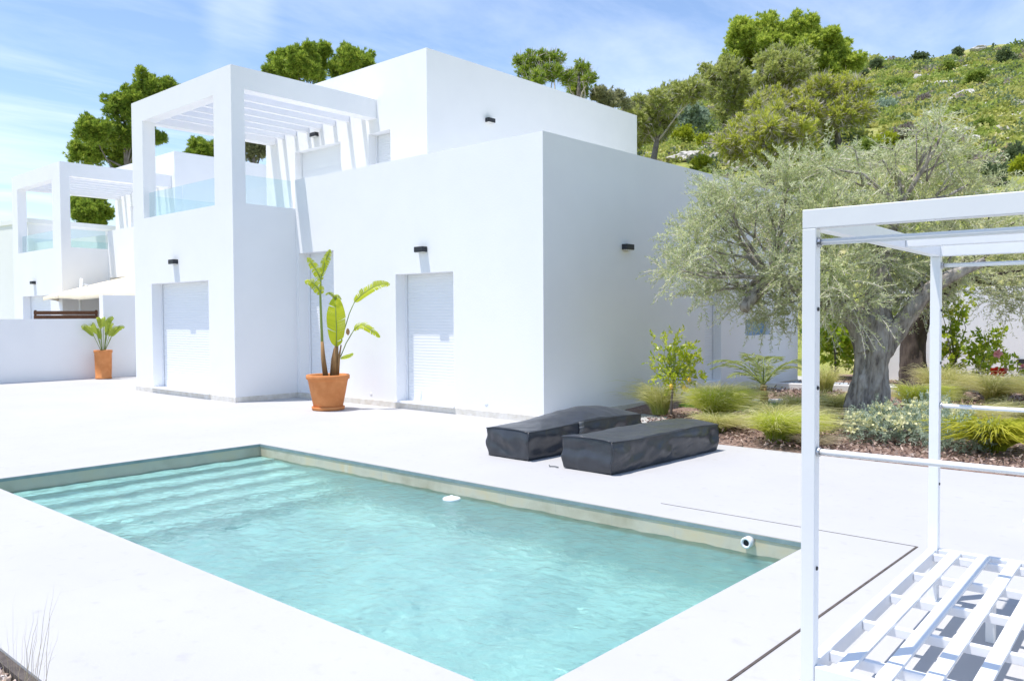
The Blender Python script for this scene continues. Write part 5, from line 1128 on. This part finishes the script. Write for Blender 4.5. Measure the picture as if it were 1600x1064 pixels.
pr = node(nt, 'ShaderNodeMath', operation='MULTIPLY'); nt.links.new(va.outputs[0], pr.inputs[0]); nt.links.new(vb.outputs[0], pr.inputs[1])
pq = node(nt, 'ShaderNodeMath', operation='MULTIPLY'); nt.links.new(pr.outputs[0], pq.inputs[0]); nt.links.new(vc.outputs[0], pq.inputs[1])
pz = node(nt, 'ShaderNodeMath', operation='MULTIPLY_ADD'); pz.inputs[1].default_value = .14; nt.links.new(pq.outputs[0], pz.inputs[0]); nt.links.new(cn.outputs['Fac'], pz.inputs[2])
cr = ramp(nt, [(.42, (0, 0, 0)), (.85, (.62, .62, .62))]); nt.links.new(pz.outputs[0], cr.inputs[0])
mx = nt.nodes.new('ShaderNodeMix'); mx.data_type = 'RGBA'; nt.links.new(cr.outputs[0], mx.inputs[0]); tint = nt.nodes.new('ShaderNodeMix'); tint.data_type = 'RGBA'; tint.blend_type = 'MULTIPLY'; tint.inputs[0].default_value = 1; tint.inputs[7].default_value = SKY_T; nt.links.new(sky.outputs[0], tint.inputs[6]); nt.links.new(tint.outputs[2], mx.inputs[6]); mx.inputs[7].default_value = CLOUD
bg = node(nt, 'ShaderNodeBackground', Strength=SKY_S); nt.links.new(mx.outputs[2], bg.inputs[0]); wo = nt.nodes.new('ShaderNodeOutputWorld'); nt.links.new(bg.outputs[0], wo.inputs[0])

cam = bpy.data.cameras.new('camera'); co = link(bpy.data.objects.new('camera', cam)); scene.camera = co
yaw, pit, rol = .727704, .029264, -.005535
fw = Vector((-math.sin(yaw) * math.cos(pit), math.cos(yaw) * math.cos(pit), -math.sin(pit))); r0 = Vector((math.cos(yaw), math.sin(yaw), 0)); u0 = r0.cross(fw)
r2 = r0 * math.cos(rol) + u0 * math.sin(rol); u2 = r2.cross(fw)
co.matrix_world = Matrix(((r2.x, u2.x, -fw.x, 0), (r2.y, u2.y, -fw.y, 0), (r2.z, u2.z, -fw.z, 1.6), (0, 0, 0, 1)))
cam.sensor_width = 36; cam.sensor_fit = 'HORIZONTAL'; cam.lens = 36 * 1286.84 / 1600; cam.clip_start = .05; cam.clip_end = 9000
scene.view_settings.view_transform = 'Standard'; scene.view_settings.look = 'None'; scene.view_settings.exposure = EXPO; scene.view_settings.gamma = 1
scene.cycles.max_bounces = 10; scene.cycles.diffuse_bounces = 5; scene.cycles.transparent_max_bounces = 24; scene.cycles.use_denoising = True
scene.cycles.caustics_refractive = True; scene.cycles.caustics_reflective = False
